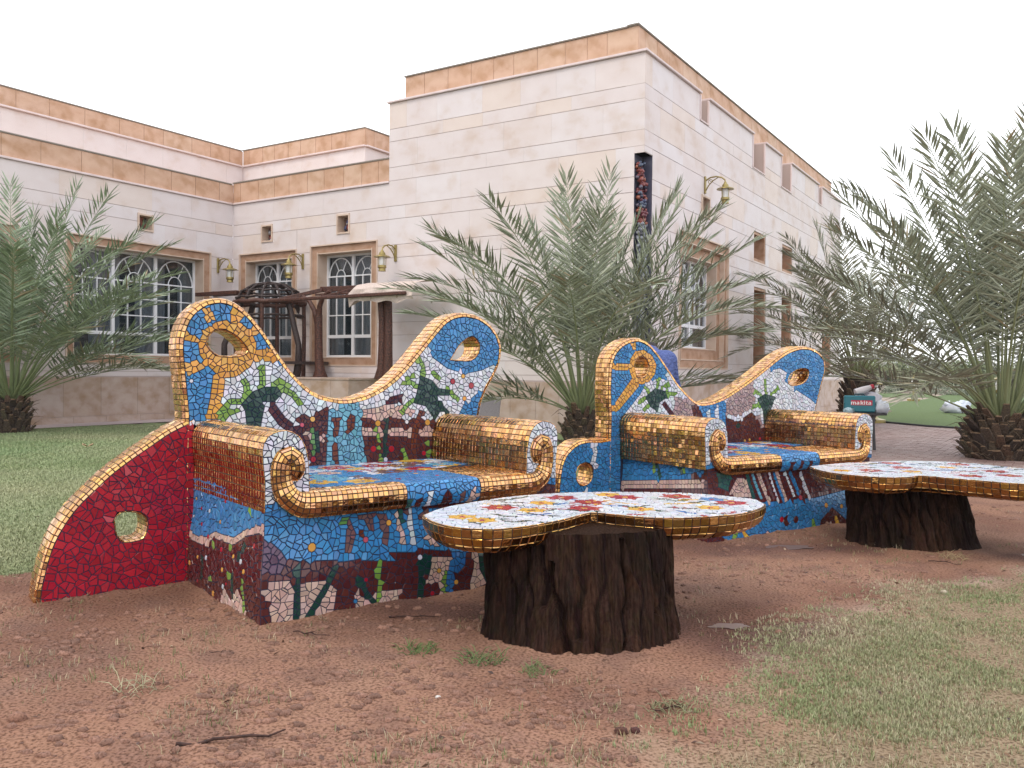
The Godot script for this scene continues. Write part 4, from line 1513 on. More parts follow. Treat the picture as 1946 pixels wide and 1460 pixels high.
func building() -> void:
	rng.seed = 77
	var bld := thing("stone_building", "long cream stone building with orange stone parapets behind the benches", "building", BX)
	var FR := Transform3D()
	var RT := Transform3D(Basis(Vector3(0, 0, -1), Vector3.UP, Vector3(1, 0, 0)), Vector3.ZERO)
	var WG := Transform3D(RT.basis, Vector3(XW, 0, 0))
	var CO := [1.1, 1.22, 1.53, 2.15, 2.46, 3.08, 3.39, 4.01, 4.32, 4.94, 5.25, 5.86, 6.18, 6.8, 7.1, 7.72]
	var win1 := Rect2(-11.99, 1.4, 2.22, 3.04)
	var win2 := Rect2(-9.28, 1.4, 2.27, 3.08)
	var rwin := Rect2(1.93, 1.39, 3.28, 3.06)
	var wwin := Rect2(-4.77, 1.4, 4.04, 3.02)
	var wwin2 := Rect2(-9.85, 1.4, 4.04, 3.02)
	var nf := [Rect2(-11.1, 4.71, 0.41, 0.44), Rect2(-8.35, 4.72, 0.42, 0.47)]
	var corner := Rect2(-0.22, 1.1, 0.22, 4.62)
	var rcorner := Rect2(0, 1.1, 0.4, 4.64)
	var rn := Rect2(3.26, 4.96, 0.52, 0.47)
	var notch := [Rect2(3.1, 7.13, 0.55, 0.7), Rect2(7.1, 6.85, 1.1, 0.95), Rect2(9.88, 6.84, 1.1, 0.95), Rect2(14.46, 7.1, 0.5, 0.7)]
	var slots := [Rect2(7.3, 4.37, 1.1, 0.81), Rect2(7.36, 1.47, 1.12, 2.2), Rect2(10.1, 4.37, 1.14, 0.81), Rect2(10.1, 1.47, 1.14, 2.2), Rect2(15.27, 1.3, 1.35, 2.4)]
	var wn := Rect2(-2.92, 4.73, 0.42, 0.4)
	var core := Geo.new()
	stone_wall(core, FR, -12.26, -6.66, 1.0, 5.81, CO, [win1, win2] + nf, 0.42, M.stone, 1.05, "stone_panel")
	stone_wall(core, FR, -6.66, -0.0, 1.0, 7.72, CO, [corner], 0.42, M.stone, 1.1, "stone_panel")
	stone_wall(core, RT, 0.0, 18.0, 1.0, 7.72, CO, [rwin, rcorner, rn] + notch + slots, 0.42, M.stone, 1.2, "stone_panel")
	stone_wall(core, WG, -12.0, 0.0, 1.0, 5.81, CO, [wwin, wwin2, wn], 0.42, M.stone, 1.1, "stone_panel")
	# upper storey set back
	var UF := Transform3D(Basis(), Vector3(0, 0, -2.2))
	var UW := Transform3D(RT.basis, Vector3(XW - 2.2, 0, 0))
	var UR := Transform3D(RT.basis, Vector3(-9.42, 0, 0))
	stone_wall(core, UF, -14.46, -9.42, 6.2, 7.55, [6.2, 6.9, 7.54], [], 0.3, M.stone, 1.1, "stone_panel")
	stone_wall(core, UW, -12.0, 2.2, 6.2, 7.55, [6.2, 6.9, 7.54], [], 0.3, M.stone, 1.1, "stone_panel")
	stone_wall(core, UR, 2.2, 7.0, 6.2, 7.55, [6.2, 6.9, 7.54], [], 0.3, M.stone, 1.1, "stone_panel")
	# orange parapets
	var pj := Geo.new()
	var s := 0.3
	stone_wall(pj, Transform3D(Basis(), Vector3(0, 0, -s)), -6.42, -s, 7.74, 8.4, [7.76, 8.39], [], 0.2, M.orange, 0.56, "parapet_panel", 0.013, 0.008)
	stone_wall(pj, Transform3D(RT.basis, Vector3(-s, 0, 0)), s, 17.7, 6.6, 8.42, [6.6, 7.1, 7.74, 8.41], [], 0.2, M.orange, 0.75, "parapet_panel", 0.01, 0.006)
	stone_wall(pj, Transform3D(Basis(), Vector3(0, 0, -0.06)), -12.32, -6.67, 5.86, 6.42, [5.88, 6.41], [], 0.25, M.orange, 0.6, "parapet_panel", 0.013, 0.008)
	stone_wall(pj, Transform3D(RT.basis, Vector3(XW - 0.06, 0, 0)), -12.0, 0.06, 5.86, 6.38, [5.88, 6.37], [], 0.25, M.orange, 0.8, "parapet_panel", 0.013, 0.008)
	stone_wall(pj, Transform3D(Basis(), Vector3(0, 0, -2.25)), -14.51, -9.47, 7.58, 8.08, [7.59, 8.07], [], 0.25, M.orange, 0.62, "parapet_panel", 0.013, 0.008)
	stone_wall(pj, Transform3D(RT.basis, Vector3(XW - 2.25, 0, 0)), -12.0, 2.25, 7.58, 8.06, [7.59, 8.05], [], 0.25, M.orange, 0.8, "parapet_panel", 0.013, 0.008)
	stone_wall(pj, Transform3D(RT.basis, Vector3(-9.47, 0, 0)), 2.25, 7.0, 7.58, 8.08, [7.59, 8.07], [], 0.25, M.orange, 0.62, "parapet_panel", 0.013, 0.008)
	part("wall", core.mesh(), M.mortar, bld)
	part("parapet", pj.mesh(), M.orange_joint, bld)
	# plinth
	var pl := Geo.new()
	var PO := [-0.15, 0.16, 1.08]
	var o := 0.035
	stone_wall(pl, Transform3D(Basis(), Vector3(0, 0, o)), -12.2, o, -0.15, 1.1, PO, [], 0.3, M.plinth, 0.75, "plinth_slab", 0.006, 0.008)
	stone_wall(pl, Transform3D(RT.basis, Vector3(o, 0, 0)), -o, 18.05, -0.15, 1.1, PO, [], 0.3, M.plinth, 0.9, "plinth_slab", 0.006, 0.008)
	stone_wall(pl, Transform3D(RT.basis, Vector3(XW + o, 0, 0)), -12.0, 0, -0.15, 1.1, PO, [], 0.3, M.plinth, 0.75, "plinth_slab", 0.006, 0.008)
	part("plinth", pl.mesh(), M.mortar, bld)
	place_slabs(bld)
	# copings and slim edge mouldings
	var cp := Geo.new()
	var W := Color.WHITE
	var bar := func(a: Vector3, b: Vector3, h: float, d: float) -> void:
		var c := (a + b) * 0.5
		var v := b - a
		var sz := Vector3(maxf(absf(v.x), d), maxf(absf(v.y), h), maxf(absf(v.z), d))
		cp.box(c, sz, W, Basis(), 0.008)
	bar.call(Vector3(-6.7, 7.745, -0.12), Vector3(0.06, 7.745, -0.12), 0.05, 0.36)
	var zs := [0.3, 3.1, 3.65, 7.1, 8.2, 9.88, 10.98, 14.46, 14.96, 18.05]
	for k in 5:
		bar.call(Vector3(-0.12, 7.745, -zs[2 * k]), Vector3(-0.12, 7.745, -zs[2 * k + 1]), 0.05, 0.36)
	for n in notch:
		for a in [n.position.x, n.end.x]:
			bar.call(Vector3(0.0, n.position.y, -a), Vector3(0.0, 7.7, -a), 0.04, 0.05)
		bar.call(Vector3(0.0, n.position.y, -n.position.x), Vector3(0.0, n.position.y, -n.end.x), 0.04, 0.05)
	bar.call(Vector3(-12.3, 5.835, -0.03), Vector3(-6.66, 5.835, -0.03), 0.05, 0.16)
	bar.call(Vector3(XW - 0.03, 5.835, 12.0), Vector3(XW - 0.03, 5.835, 0.06), 0.05, 0.16)
	bar.call(Vector3(-14.46, 7.565, -2.2), Vector3(-9.4, 7.565, -2.2), 0.045, 0.16)
	bar.call(Vector3(XW - 2.2, 7.565, 12.0), Vector3(XW - 2.2, 7.565, -2.1), 0.045, 0.16)
	bar.call(Vector3(-9.42, 7.565, -2.2), Vector3(-9.42, 7.565, -7.0), 0.045, 0.16)
	part("coping", cp.mesh(), M.coping, bld)
	var cap := Geo.new()
	for q in [[Vector3(-3.36, 8.415, -0.4), Vector3(6.16, 0.03, 0.26)], [Vector3(-0.4, 8.43, -9.0), Vector3(0.26, 0.03, 17.5)], [Vector3(-9.5, 6.435, -0.19), Vector3(5.66, 0.03, 0.3)], [Vector3(XW - 0.19, 6.395, 6.0), Vector3(0.3, 0.03, 12.0)],
			[Vector3(-12.0, 8.095, -2.38), Vector3(5.08, 0.03, 0.3)], [Vector3(XW - 2.38, 8.075, 4.9), Vector3(0.3, 0.03, 14.2)], [Vector3(-9.6, 8.095, -4.7), Vector3(0.3, 0.03, 4.7)]]:
		cap.box(q[0], q[1], W)
	part("parapet_cap", cap.mesh(), mat(Color(0.23, 0.2, 0.17), 0.8), bld)
	# roofs and hidden faces
	var rf := Geo.new()
	rf.box(Vector3(-3.5, 7.55, -9.2), Vector3(6.1, 0.2, 17.4), W)
	rf.box(Vector3(-9.5, 6.1, -1.3), Vector3(5.6, 0.2, 2.1), W)
	rf.box(Vector3(-13.4, 6.1, 5.0), Vector3(1.9, 0.2, 14.0), W)
	rf.box(Vector3(-14.7, 7.45, -4.6), Vector3(10.0, 0.15, 4.4), W)
	rf.box(Vector3(-16.8, 7.45, 5.0), Vector3(4.3, 0.15, 14.2), W)
	rf.box(Vector3(-6.45, 6.8, -9.0), Vector3(0.3, 1.8, 17.2), W)
	rf.box(Vector3(-3.3, 3.8, -17.75), Vector3(6.4, 7.6, 0.3), W)
	part("roof", rf.mesh(), M.orange_joint, bld)
	window(bld, FR, win1, 2, 1, 0.4)
	window(bld, FR, win2, 2, 1, 0.4)
	window(bld, WG, wwin, 3, 1, 0.4)
	window(bld, WG, wwin2, 3, 1, 0.4)
	window(bld, RT, rwin, 2, 2, 0.42)
	# little niches with mosaic reliefs, framed
	var k := 0
	for e in [[FR, nf[0]], [FR, nf[1]], [WG, wn], [RT, rn]]:
		var xf: Transform3D = e[0]
		var r: Rect2 = e[1]
		var c := r.get_center()
		var at := xf * Transform3D(Basis(), Vector3(c.x, c.y, 0))
		var fg := Geo.new()
		for q in [-1.0, 1.0]:
			fg.box(Vector3(q * (r.size.x * 0.5 - 0.01), 0, -0.1), Vector3(0.04, r.size.y + 0.04, 0.26), W)
			fg.box(Vector3(0, q * (r.size.y * 0.5 - 0.01), -0.1), Vector3(r.size.x - 0.06, 0.04, 0.26), W)
		var nm := part("niche", fg.mesh(), M.trim2, bld, at)
		var bg := Geo.new()
		bg.box(Vector3(0, 0, -0.24), Vector3(r.size.x, r.size.y, 0.03), [Color(0.25, 0.06, 0.05), Color(0.2, 0.12, 0.1), Color(0.25, 0.09, 0.07), Color(0.08, 0.06, 0.05)][k])
		for j in 9:
			var p := Vector3(rng.randf_range(-0.13, 0.13), rng.randf_range(-0.15, 0.1), -0.2)
			bg.blob(p, Vector3(0.05, 0.07, 0.03), [Color(0.1, 0.12, 0.3), Color(0.5, 0.5, 0.52), Color(0.3, 0.05, 0.05), Color(0.05, 0.05, 0.06)][rng.randi() % 4] if k < 2 else Color(0.09, 0.06, 0.06), Basis(), 0.4, j, 8)
		part("niche_mosaic", bg.mesh(), M.slick, nm)
		k += 1
	# tall recessed strips of the right face
	for r in slots:
		var c: Vector2 = r.get_center()
		var at := RT * Transform3D(Basis(), Vector3(c.x, c.y, 0))
		var fg := Geo.new()
		fg.box(Vector3(0, 0, -0.36), Vector3(r.size.x, r.size.y, 0.05), W)
		for q in [-1.0, 1.0]:
			fg.box(Vector3(q * (r.size.x * 0.5 - 0.04), 0, -0.18), Vector3(0.08, r.size.y, 0.32), W)
			fg.box(Vector3(0, q * (r.size.y * 0.5 - 0.04), -0.18), Vector3(r.size.x - 0.16, 0.08, 0.32), W)
		part("recessed_strip", fg.mesh(), M.trim, bld, at)
	# corner recess holding a twisted mosaic column of dark blue and red pieces
	var cc := Geo.new()
	cc.box(Vector3(-0.2, 3.4, -0.4), Vector3(0.04, 4.6, 0.04), Color(0.05, 0.05, 0.07))
	cc.quad(Vector3(-0.215, 1.1, 0), Vector3(-0.215, 1.1, -0.4), Vector3(-0.215, 5.72, -0.4), Vector3(-0.215, 5.72, 0), Color(0.07, 0.07, 0.1), Vector3.RIGHT)
	cc.quad(Vector3(-0.215, 1.1, -0.395), Vector3(0, 1.1, -0.395), Vector3(0, 5.72, -0.395), Vector3(-0.215, 5.72, -0.395), Color(0.09, 0.09, 0.13), Vector3.BACK)
	cc.box(Vector3(-0.11, 5.75, -0.2), Vector3(0.22, 0.06, 0.4), Color(0.4, 0.33, 0.28))
	for j in 150:
		var y := 1.15 + j * 0.0295
		var wv := sin(y * 2.1) * 0.02
		var red := sin(y * 1.5 + 0.4) > 0.55
		var col: Color = [Color(0.04, 0.05, 0.11), Color(0.07, 0.09, 0.14), Color(0.03, 0.03, 0.06), Color(0.12, 0.1, 0.14)][rng.randi() % 4]
		if y < 4.6:
			col = col.lerp(Color(0.3, 0.31, 0.34), 0.7)
		if red and rng.randf() < 0.75:
			col = [Color(0.2, 0.045, 0.04), Color(0.26, 0.08, 0.05), Color(0.14, 0.035, 0.045)][rng.randi() % 3]
		for q in 3:
			cc.blob(Vector3(-0.14 + wv + rng.randf_range(-0.04, 0.07), y, -0.18 + rng.randf_range(-0.14, 0.14)), Vector3(0.05, 0.035, 0.06), col, Basis.from_euler(Vector3(rng.randf(), rng.randf(), rng.randf())), 0.3, j, 6)
	part("corner_mosaic", cc.mesh(), M.slick, bld)
	# terrace in the angle of the two wings
	var te := thing("terrace", "low tan stone terrace in the angle of the building under the pergola", "terrace", BX)
	slabs = []
	var tg := Geo.new()
	tg.box(Vector3(-9.2, 0.5, 0.94), Vector3(6.0, 1.16, 1.76), W)
	stone_wall(tg, Transform3D(Basis(), Vector3(0, 0, 1.86)), -12.2, -6.2, -0.15, 1.09, PO, [], 0.03, M.plinth, 0.8, "facing_slab", 0.006, 0.008)
	tg.box(Vector3(-9.2, 1.1, 0.95), Vector3(6.06, 0.04, 1.86), W)
	part("terrace_block", tg.mesh(), M.plinth[0], te)
	place_slabs(te)

func wall_lamp(at: Vector3, basis: Basis, label: String) -> void:
	var t := thing("wall_lantern", label, "wall lamp", BX * Transform3D(basis, at), "brass wall lanterns on the building")
	var b := Geo.new()
	var W := Color.WHITE
	b.box(Vector3(0, 0, 0.02), Vector3(0.07, 0.4, 0.04), W, Basis(), 0.008)
	b.tube([Vector3(0, 0.1, 0.03), Vector3(0, 0.16, 0.14), Vector3(0, 0.17, 0.28), Vector3(0, 0.13, 0.42), Vector3(0, 0.07, 0.49), Vector3(0, 0.0, 0.5)], [0.02, 0.018, 0.018, 0.018, 0.017, 0.014], 7, W)
	b.tube([Vector3(0, -0.14, 0.03), Vector3(0, -0.02, 0.1), Vector3(0, 0.08, 0.2), Vector3(0, 0.14, 0.32)], [0.015, 0.014, 0.013, 0.012], 7, W)
	var sc := []
	for i in 16:
		var a := i * 0.5
		var r := 0.065 - i * 0.0035
		sc.append(Vector3(0, 0.06 + sin(a) * r, 0.14 + cos(a) * r))
	b.tube(sc, _same(0.009, 16), 5, W)
	part("bracket", b.mesh(), M.brass, t)
	var c := Geo.new()
	c.lathe(Vector3(0, -0.12, 0.5), [Vector2(0.0, 0.16), Vector2(0.025, 0.14), Vector2(0.045, 0.1), Vector2(0.07, 0.075), Vector2(0.08, 0.03), Vector2(0.195, -0.015), Vector2(0.2, -0.03), Vector2(0.08, -0.02), Vector2(0.0, -0.02)], 18, W)
	part("lantern_cap", c.mesh(), M.brass, t)
	var g := Geo.new()
	g.lathe(Vector3(0, -0.36, 0.5), [Vector2(0.075, 0.22), Vector2(0.078, 0.1), Vector2(0.07, 0.0)], 14, W)
	part("lantern_glass", g.mesh(), M.milk, t)
	var u := Geo.new()
	for k in 4:
		var a := TAU * k / 4 + 0.4
		u.tube([Vector3(cos(a) * 0.105, -0.14, 0.5 + sin(a) * 0.105), Vector3(cos(a) * 0.095, -0.37, 0.5 + sin(a) * 0.095)], [0.008, 0.008], 5, W)
	u.lathe(Vector3(0, -0.36, 0.5), [Vector2(0.0, 0.02), Vector2(0.1, 0.02), Vector2(0.105, -0.03), Vector2(0.08, -0.06), Vector2(0.09, -0.12), Vector2(0.0, -0.12)], 14, W)
	part("lantern_cup", u.mesh(), M.brass, t)

func garden_lamp(at: Vector3, h: float, label: String) -> void:
	var t := thing("garden_lantern", label, "garden lamp", Transform3D(Basis(), at), "brass garden lanterns on the far lawn")
	var W := Color.WHITE
	var b := Geo.new()
	b.lathe(Vector3.ZERO, [Vector2(0.0, 0.0), Vector2(0.3, 0.0), Vector2(0.3, 0.1), Vector2(0.14, 0.14), Vector2(0.05, 0.2), Vector2(0.045, h * 0.5), Vector2(0.11, h * 0.54), Vector2(0.12, h * 0.6), Vector2(0.0, h * 0.6)], 14, W)
	part("post", b.mesh(), M.brass, t)
	var g := Geo.new()
	g.lathe(Vector3(0, h * 0.6, 0), [Vector2(0.0, 0.0), Vector2(0.1, 0.0), Vector2(0.12, h * 0.1), Vector2(0.08, h * 0.23), Vector2(0.0, h * 0.23)], 14, W)
	part("glass", g.mesh(), M.milk, t)
	var c := Geo.new()
	c.lathe(Vector3(0, h * 0.84, 0), [Vector2(0.0, -0.01), Vector2(0.21, -0.01), Vector2(0.21, 0.015), Vector2(0.09, 0.06), Vector2(0.06, 0.12), Vector2(0.02, h * 0.16), Vector2(0.0, h * 0.16)], 16, W)
	part("cap", c.mesh(), M.brass, t)

func pergola() -> void:
	rng.seed = 5
	var W := Color.WHITE
	var P := thing("wooden_pergola", "reddish brown tree-shaped wooden pergola with a rolled cream awning", "pergola", BX)
	var trunk := func(called: String, pts: Array, r: Array, twin := false) -> Node3D:
		var g := Geo.new()
		g.tube(pts, r, 9, W)
		if twin:
			var q := []
			for p in pts:
				q.append(p + Vector3(0.16, 0, -0.02))
			g.tube(q, r, 9, W)
		return part(called, g.mesh(), M.wood, P)
	trunk.call("post", [Vector3(-7.92, 1.1, 1.0), Vector3(-7.93, 1.3, 1.0), Vector3(-7.97, 1.6, 1.0), Vector3(-7.98, 2.2, 1.0), Vector3(-7.99, 2.62, 1.0)], [0.19, 0.12, 0.1, 0.095, 0.1])
	trunk.call("branch", [Vector3(-8.02, 2.4, 1.0), Vector3(-8.12, 2.72, 1.0), Vector3(-8.3, 2.96, 1.0), Vector3(-8.52, 3.08, 1.0)], [0.07, 0.06, 0.055, 0.045])
	trunk.call("branch", [Vector3(-7.97, 2.5, 1.0), Vector3(-7.93, 2.82, 1.02), Vector3(-7.8, 3.05, 1.04), Vector3(-7.55, 3.17, 1.06)], [0.075, 0.065, 0.055, 0.045])
	trunk.call("post", [Vector3(-6.0, 1.1, 1.0), Vector3(-5.98, 1.35, 1.0), Vector3(-5.97, 1.8, 1.0), Vector3(-5.97, 2.4, 1.0), Vector3(-6.0, 2.95, 1.0)], [0.17, 0.11, 0.095, 0.09, 0.1], true)
	var beam := func(a: Vector3, b: Vector3, w: float, h: float) -> void:
		var g := Geo.new()
		var d := b - a
		var z := d.normalized()
		var x := Vector3.UP.cross(z).normalized()
		var y := z.cross(x)
		g.box((a + b) * 0.5, Vector3(w, h, d.length()), W, Basis(x, y, z), 0.012)
		part("beam", g.mesh(), M.wood, P)
	beam.call(Vector3(-8.5, 3.3, 0.4), Vector3(-6.0, 3.26, 0.4), 0.1, 0.13)
	beam.call(Vector3(-9.15, 2.96, 1.49), Vector3(-4.9, 2.98, 1.49), 0.08, 0.075)
	beam.call(Vector3(-8.42, 3.28, 0.45), Vector3(-9.08, 2.98, 1.3), 0.1, 0.1)
	beam.call(Vector3(-6.15, 3.24, 0.45), Vector3(-6.7, 2.99, 1.3), 0.1, 0.1)
	beam.call(Vector3(-7.3, 3.27, 0.45), Vector3(-7.6, 2.99, 1.3), 0.07, 0.07)
	beam.call(Vector3(-8.3, 3.13, 0.8), Vector3(-6.2, 3.12, 0.8), 0.05, 0.05)
	beam.call(Vector3(-5.6, 3.24, 0.45), Vector3(-5.3, 3.0, 1.3), 0.1, 0.1)
	# awning: a sheet hanging over the frame, tied to the front bar
	var cg := Geo.new()
	var nx := 26
	var prof := [Vector2(0.35, 3.36), Vector2(0.9, 3.3), Vector2(1.3, 3.22), Vector2(1.42, 3.14), Vector2(1.45, 3.02), Vector2(1.44, 2.92), Vector2(1.42, 2.83)]
	var pt := func(i: int, j: int) -> Vector3:
		var t := float(i) / nx
		var p: Vector2 = prof[j]
		var hem := 0.0 if j < 5 else (0.03 * sin(t * 7.0) - 0.1 * smoothstep(0.15, 0.0, t) + 0.02 * sin(t * 23.0)) * (j - 4)
		return Vector3(-6.5 + 1.75 * t - (0.12 if j > 3 else 0.0) * (1.0 - t), p.y + hem * 0.5 + 0.02 * sin(t * 14.0 + j), p.x + 0.02 * sin(t * 17.0 + j * 2.0))
	for i in nx:
		for j in prof.size() - 1:
			cg.quad(pt.call(i, j), pt.call(i + 1, j), pt.call(i + 1, j + 1), pt.call(i, j + 1), W, Vector3(0, 1, 1))
	for j in prof.size() - 1:
		cg.quad(pt.call(0, j), pt.call(0, j + 1), Vector3(-6.5, 3.0, 0.9), Vector3(-6.5, 3.1, 0.4), W, Vector3.LEFT)
	part("awning", cg.mesh(), M.cloth, P)
	var rp := Geo.new()
	for x in [-6.55, -5.95, -5.2]:
		var l := []
		for k in 9:
			var a := TAU * k / 8.0
			l.append(Vector3(x, 2.965 + sin(a) * 0.075, 1.37 + cos(a) * 0.11))
		rp.tube(l, _same(0.022, 9), 5, W)
	part("tie_rope", rp.mesh(), M.cloth, P)
	# domed arbour with a bench ring
	var D := thing("domed_arbour", "dark brown domed wooden arbour with curved posts and a bench", "arbour", BX)
	var c := Vector3(-9.95, 0, 0.75)
	var rr := 0.92
	for k in 8:
		var a := TAU * k / 8 + 0.25
		var d := Vector3(cos(a), 0, sin(a) * 0.85)
		var g := Geo.new()
		if k % 2 == 0:
			g.tube([c + d * rr * 0.92 + Vector3(0, 3.0, 0), c + d * rr * 1.12 + Vector3(0, 2.7, 0), c + d * rr * 1.3 + Vector3(0, 2.3, 0), c + d * rr * 1.5 + Vector3(0, 1.9, 0), c + d * rr * 1.5 + Vector3(0, 1.5, 0), c + d * rr * 1.4 + Vector3(0, 1.1, 0)], [0.075, 0.07, 0.07, 0.075, 0.085, 0.1], 8, W)
		else:
			g.tube([c + d * rr + Vector3(0, 3.05, 0), c + d * rr * 1.02 + Vector3(0, 2.2, 0), c + d * rr + Vector3(0, 1.1, 0)], [0.05, 0.05, 0.055], 8, W)
		part("post", g.mesh(), M.wood if k % 2 else M.wood_dark, D)
	for k in 12:
		var a := TAU * k / 12
		var d := Vector3(cos(a), 0, sin(a) * 0.85)
		var g := Geo.new()
		g.tube([c + d * rr * 1.02 + Vector3(0, 2.98, 0), c + d * rr * 0.85 + Vector3(0, 3.26, 0), c + d * rr * 0.5 + Vector3(0, 3.44, 0), c + d * 0.08 + Vector3(0, 3.5, 0)], [0.035, 0.03, 0.028, 0.03], 6, W)
		part("rib", g.mesh(), M.wood_dark, D)
	for e in [[2.98, 1.03, 0.06], [3.1, 0.98, 0.03], [3.27, 0.84, 0.025], [3.42, 0.5, 0.022], [2.65, 1.0, 0.03]]:
		var l := []
		for k in 33:
			var a := TAU * k / 32
			l.append(c + Vector3(cos(a), 0, sin(a) * 0.85) * rr * e[1] + Vector3(0, e[0] + 0.015 * sin(k * 2.3), 0))
		var g := Geo.new()
		g.tube(l, _same(e[2], 33), 7, W)
		part("ring", g.mesh(), M.wood_dark if e[2] < 0.05 else M.wood, D)
	var sg := Geo.new()
	for k in 24:
		var a := TAU * k / 24
		var b := TAU * (k + 1) / 24
		var A := Vector3(cos(a), 0, sin(a) * 0.85)
		var B := Vector3(cos(b), 0, sin(b) * 0.85)
		for y in [1.5, 1.43]:
			sg.quad(c + A * 1.0 + Vector3(0, y, 0), c + B * 1.0 + Vector3(0, y, 0), c + B * 1.6 + Vector3(0, y, 0), c + A * 1.6 + Vector3(0, y, 0), W, Vector3.UP if y > 1.45 else Vector3.DOWN)
		sg.quad(c + A * 1.6 + Vector3(0, 1.43, 0), c + B * 1.6 + Vector3(0, 1.43, 0), c + B * 1.6 + Vector3(0, 1.5, 0), c + A * 1.6 + Vector3(0, 1.5, 0), W, A)
	part("seat_ring", sg.mesh(), M.wood_dark, D)
	var bm := Geo.new()
	bm.box(Vector3(-11.55, 3.3, 0.6), Vector3(1.5, 0.1, 0.12), W, Basis(), 0.01)
	part("beam", bm.mesh(), M.wood, D)
	bm = Geo.new()
	bm.box(Vector3(-11.5, 3.26, 1.15), Vector3(1.6, 0.1, 0.12), W, Basis(), 0.01)
	part("beam", bm.mesh(), M.wood, D)

# ---------------------------------------------------------------- ground
var gn := FastNoiseLite.new()
func nz(x: float, z: float, f: float, k := 0.0) -> float:
	return gn.get_noise_3d(x * f * 100.0, k * 50.0, z * f * 100.0)

# x to the right, d = distance ahead; + on bare soil, - on grass behind the benches
func soil_side(x: float, d: float) -> float:
	var s := 0.616 * (x + 1.976) - 0.788 * (d - 5.135)
	var t := 0.788 * (x + 1.976) + 0.616 * (d - 5.135)
	return s - lerpf(-0.85, 0.75, smoothstep(3.6, 6.6, t)) + nz(x, d, 0.9) * 0.22

func grassy(x: float, d: float) -> float:
	var X := 9.0
	if d < 2.86:
		X = 0.05 - (2.86 - d) * 1.2
	elif d < 3.5:
		X = lerpf(0.05, 0.8, (d - 2.86) / 0.64)
	elif d < 4.9:
		X = lerpf(0.8, 1.56, (d - 3.5) / 1.4)
	elif d < 5.9:
		X = lerpf(1.56, 3.5, d - 4.9)
	var f := x - X + nz(x, d, 0.5, 1.0) * 0.7 + nz(x, d, 1.6, 2.0) * 0.5
	return smoothstep(-0.3, 1.3, f)

func soil_h(x: float, d: float) -> float:
	var a := nz(x, d, 0.35, 3.0) * 0.02 + 0.012
	var b := maxf(0.0, nz(x, d, 3.2, 4.0)) * 0.017
	var c := nz(x, d, 9.0, 5.0) * 0.0055
	var bank := 0.0
	for q in [[-1.976, 5.135, 0.788, 0.616, 0.065, 2.06, 1.12], [0.888, 7.352, 0.842, 0.539, 0.04, 2.08, 1.03], [-1.976, 5.135, 0.788, 0.616, -0.74, 0.1, 0.0]]:
		var px: float = x - q[0]
		var pz: float = d - q[1]
		var u: float = px * q[2] + pz * q[3]
		var n: float = px * q[3] - pz * q[2]
		var e := Vector2(maxf(maxf(q[4] - u, u - q[5]), 0.0), maxf(maxf(-0.2 - n, n - q[6]), 0.0)).length()
		bank = maxf(bank, exp(-e / 0.07))
	for q in [[0.35, 4.36, 0.5], [3.07, 6.65, 0.47]]:
		bank = maxf(bank, 0.4 * exp(-maxf(Vector2(x - q[0], (d - q[1]) / 0.85).length() - q[2], 0.0) / 0.05))
	return maxf(0.003, a + (b + c) * (1.0 - 0.6 * grassy(x, d))) + bank * (0.018 + 0.022 * maxf(0.0, nz(x, d, 2.2, 31.0) + 0.2))

func flat_poly(called: String, pts: Array, y: float, m: Material, xf := Transform3D()) -> MeshInstance3D:
	var g := Geo.new()
	var p := PackedVector2Array(pts)
	var t := Geometry2D.triangulate_polygon(p)
	for i in t.size() / 3:
		var a := p[t[3 * i]]
		var b := p[t[3 * i + 1]]
		var c := p[t[3 * i + 2]]
		g.tri(Vector3(a.x, y, a.y), Vector3(b.x, y, b.y), Vector3(c.x, y, c.y), Color.WHITE, Vector3.UP)
	var o := part(called, g.mesh(), m, self, xf)
	o.set_meta("kind", "structure")
	return o

func sheet(called: String, xs: PackedFloat32Array, zs: PackedFloat32Array, hf: Callable, cf: Callable, keep: Callable, m: Material) -> void:
	# xs: multiples of distance when fan-shaped, here plain positions per row
	var V := PackedVector3Array()
	var N := PackedVector3Array()
	var C := PackedColorArray()
	var I := PackedInt32Array()
	var nx := xs.size()
	for d in zs:
		for f in xs:
			var x := f * (d + 1.0)
			var h: float = hf.call(x, d)
			V.append(Vector3(x, h, -d))
			C.append(cf.call(x, d))
	for j in zs.size():
		for i in nx:
			var a := V[j * nx + maxi(i - 1, 0)]
			var b := V[j * nx + mini(i + 1, nx - 1)]
			var c := V[maxi(j - 1, 0) * nx + i]
			var e := V[mini(j + 1, zs.size() - 1) * nx + i]
			N.append((b - a).cross(e - c).normalized() * (1.0 if (b - a).cross(e - c).y > 0 else -1.0))
	for j in zs.size() - 1:
		for i in nx - 1:
			var a := j * nx + i
			if not keep.call(V[a].x, -V[a].z):
				continue
			I.append_array(PackedInt32Array([a, a + nx, a + nx + 1, a, a + nx + 1, a + 1]))
	var arr := []
	arr.resize(Mesh.ARRAY_MAX)
	arr[Mesh.ARRAY_VERTEX] = V
	arr[Mesh.ARRAY_NORMAL] = N
	arr[Mesh.ARRAY_COLOR] = C
	arr[Mesh.ARRAY_INDEX] = I
	var am := ArrayMesh.new()
	am.add_surface_from_arrays(Mesh.PRIMITIVE_TRIANGLES, arr)
	var o := part(called, am, m, self)
	o.set_meta("kind", "structure")

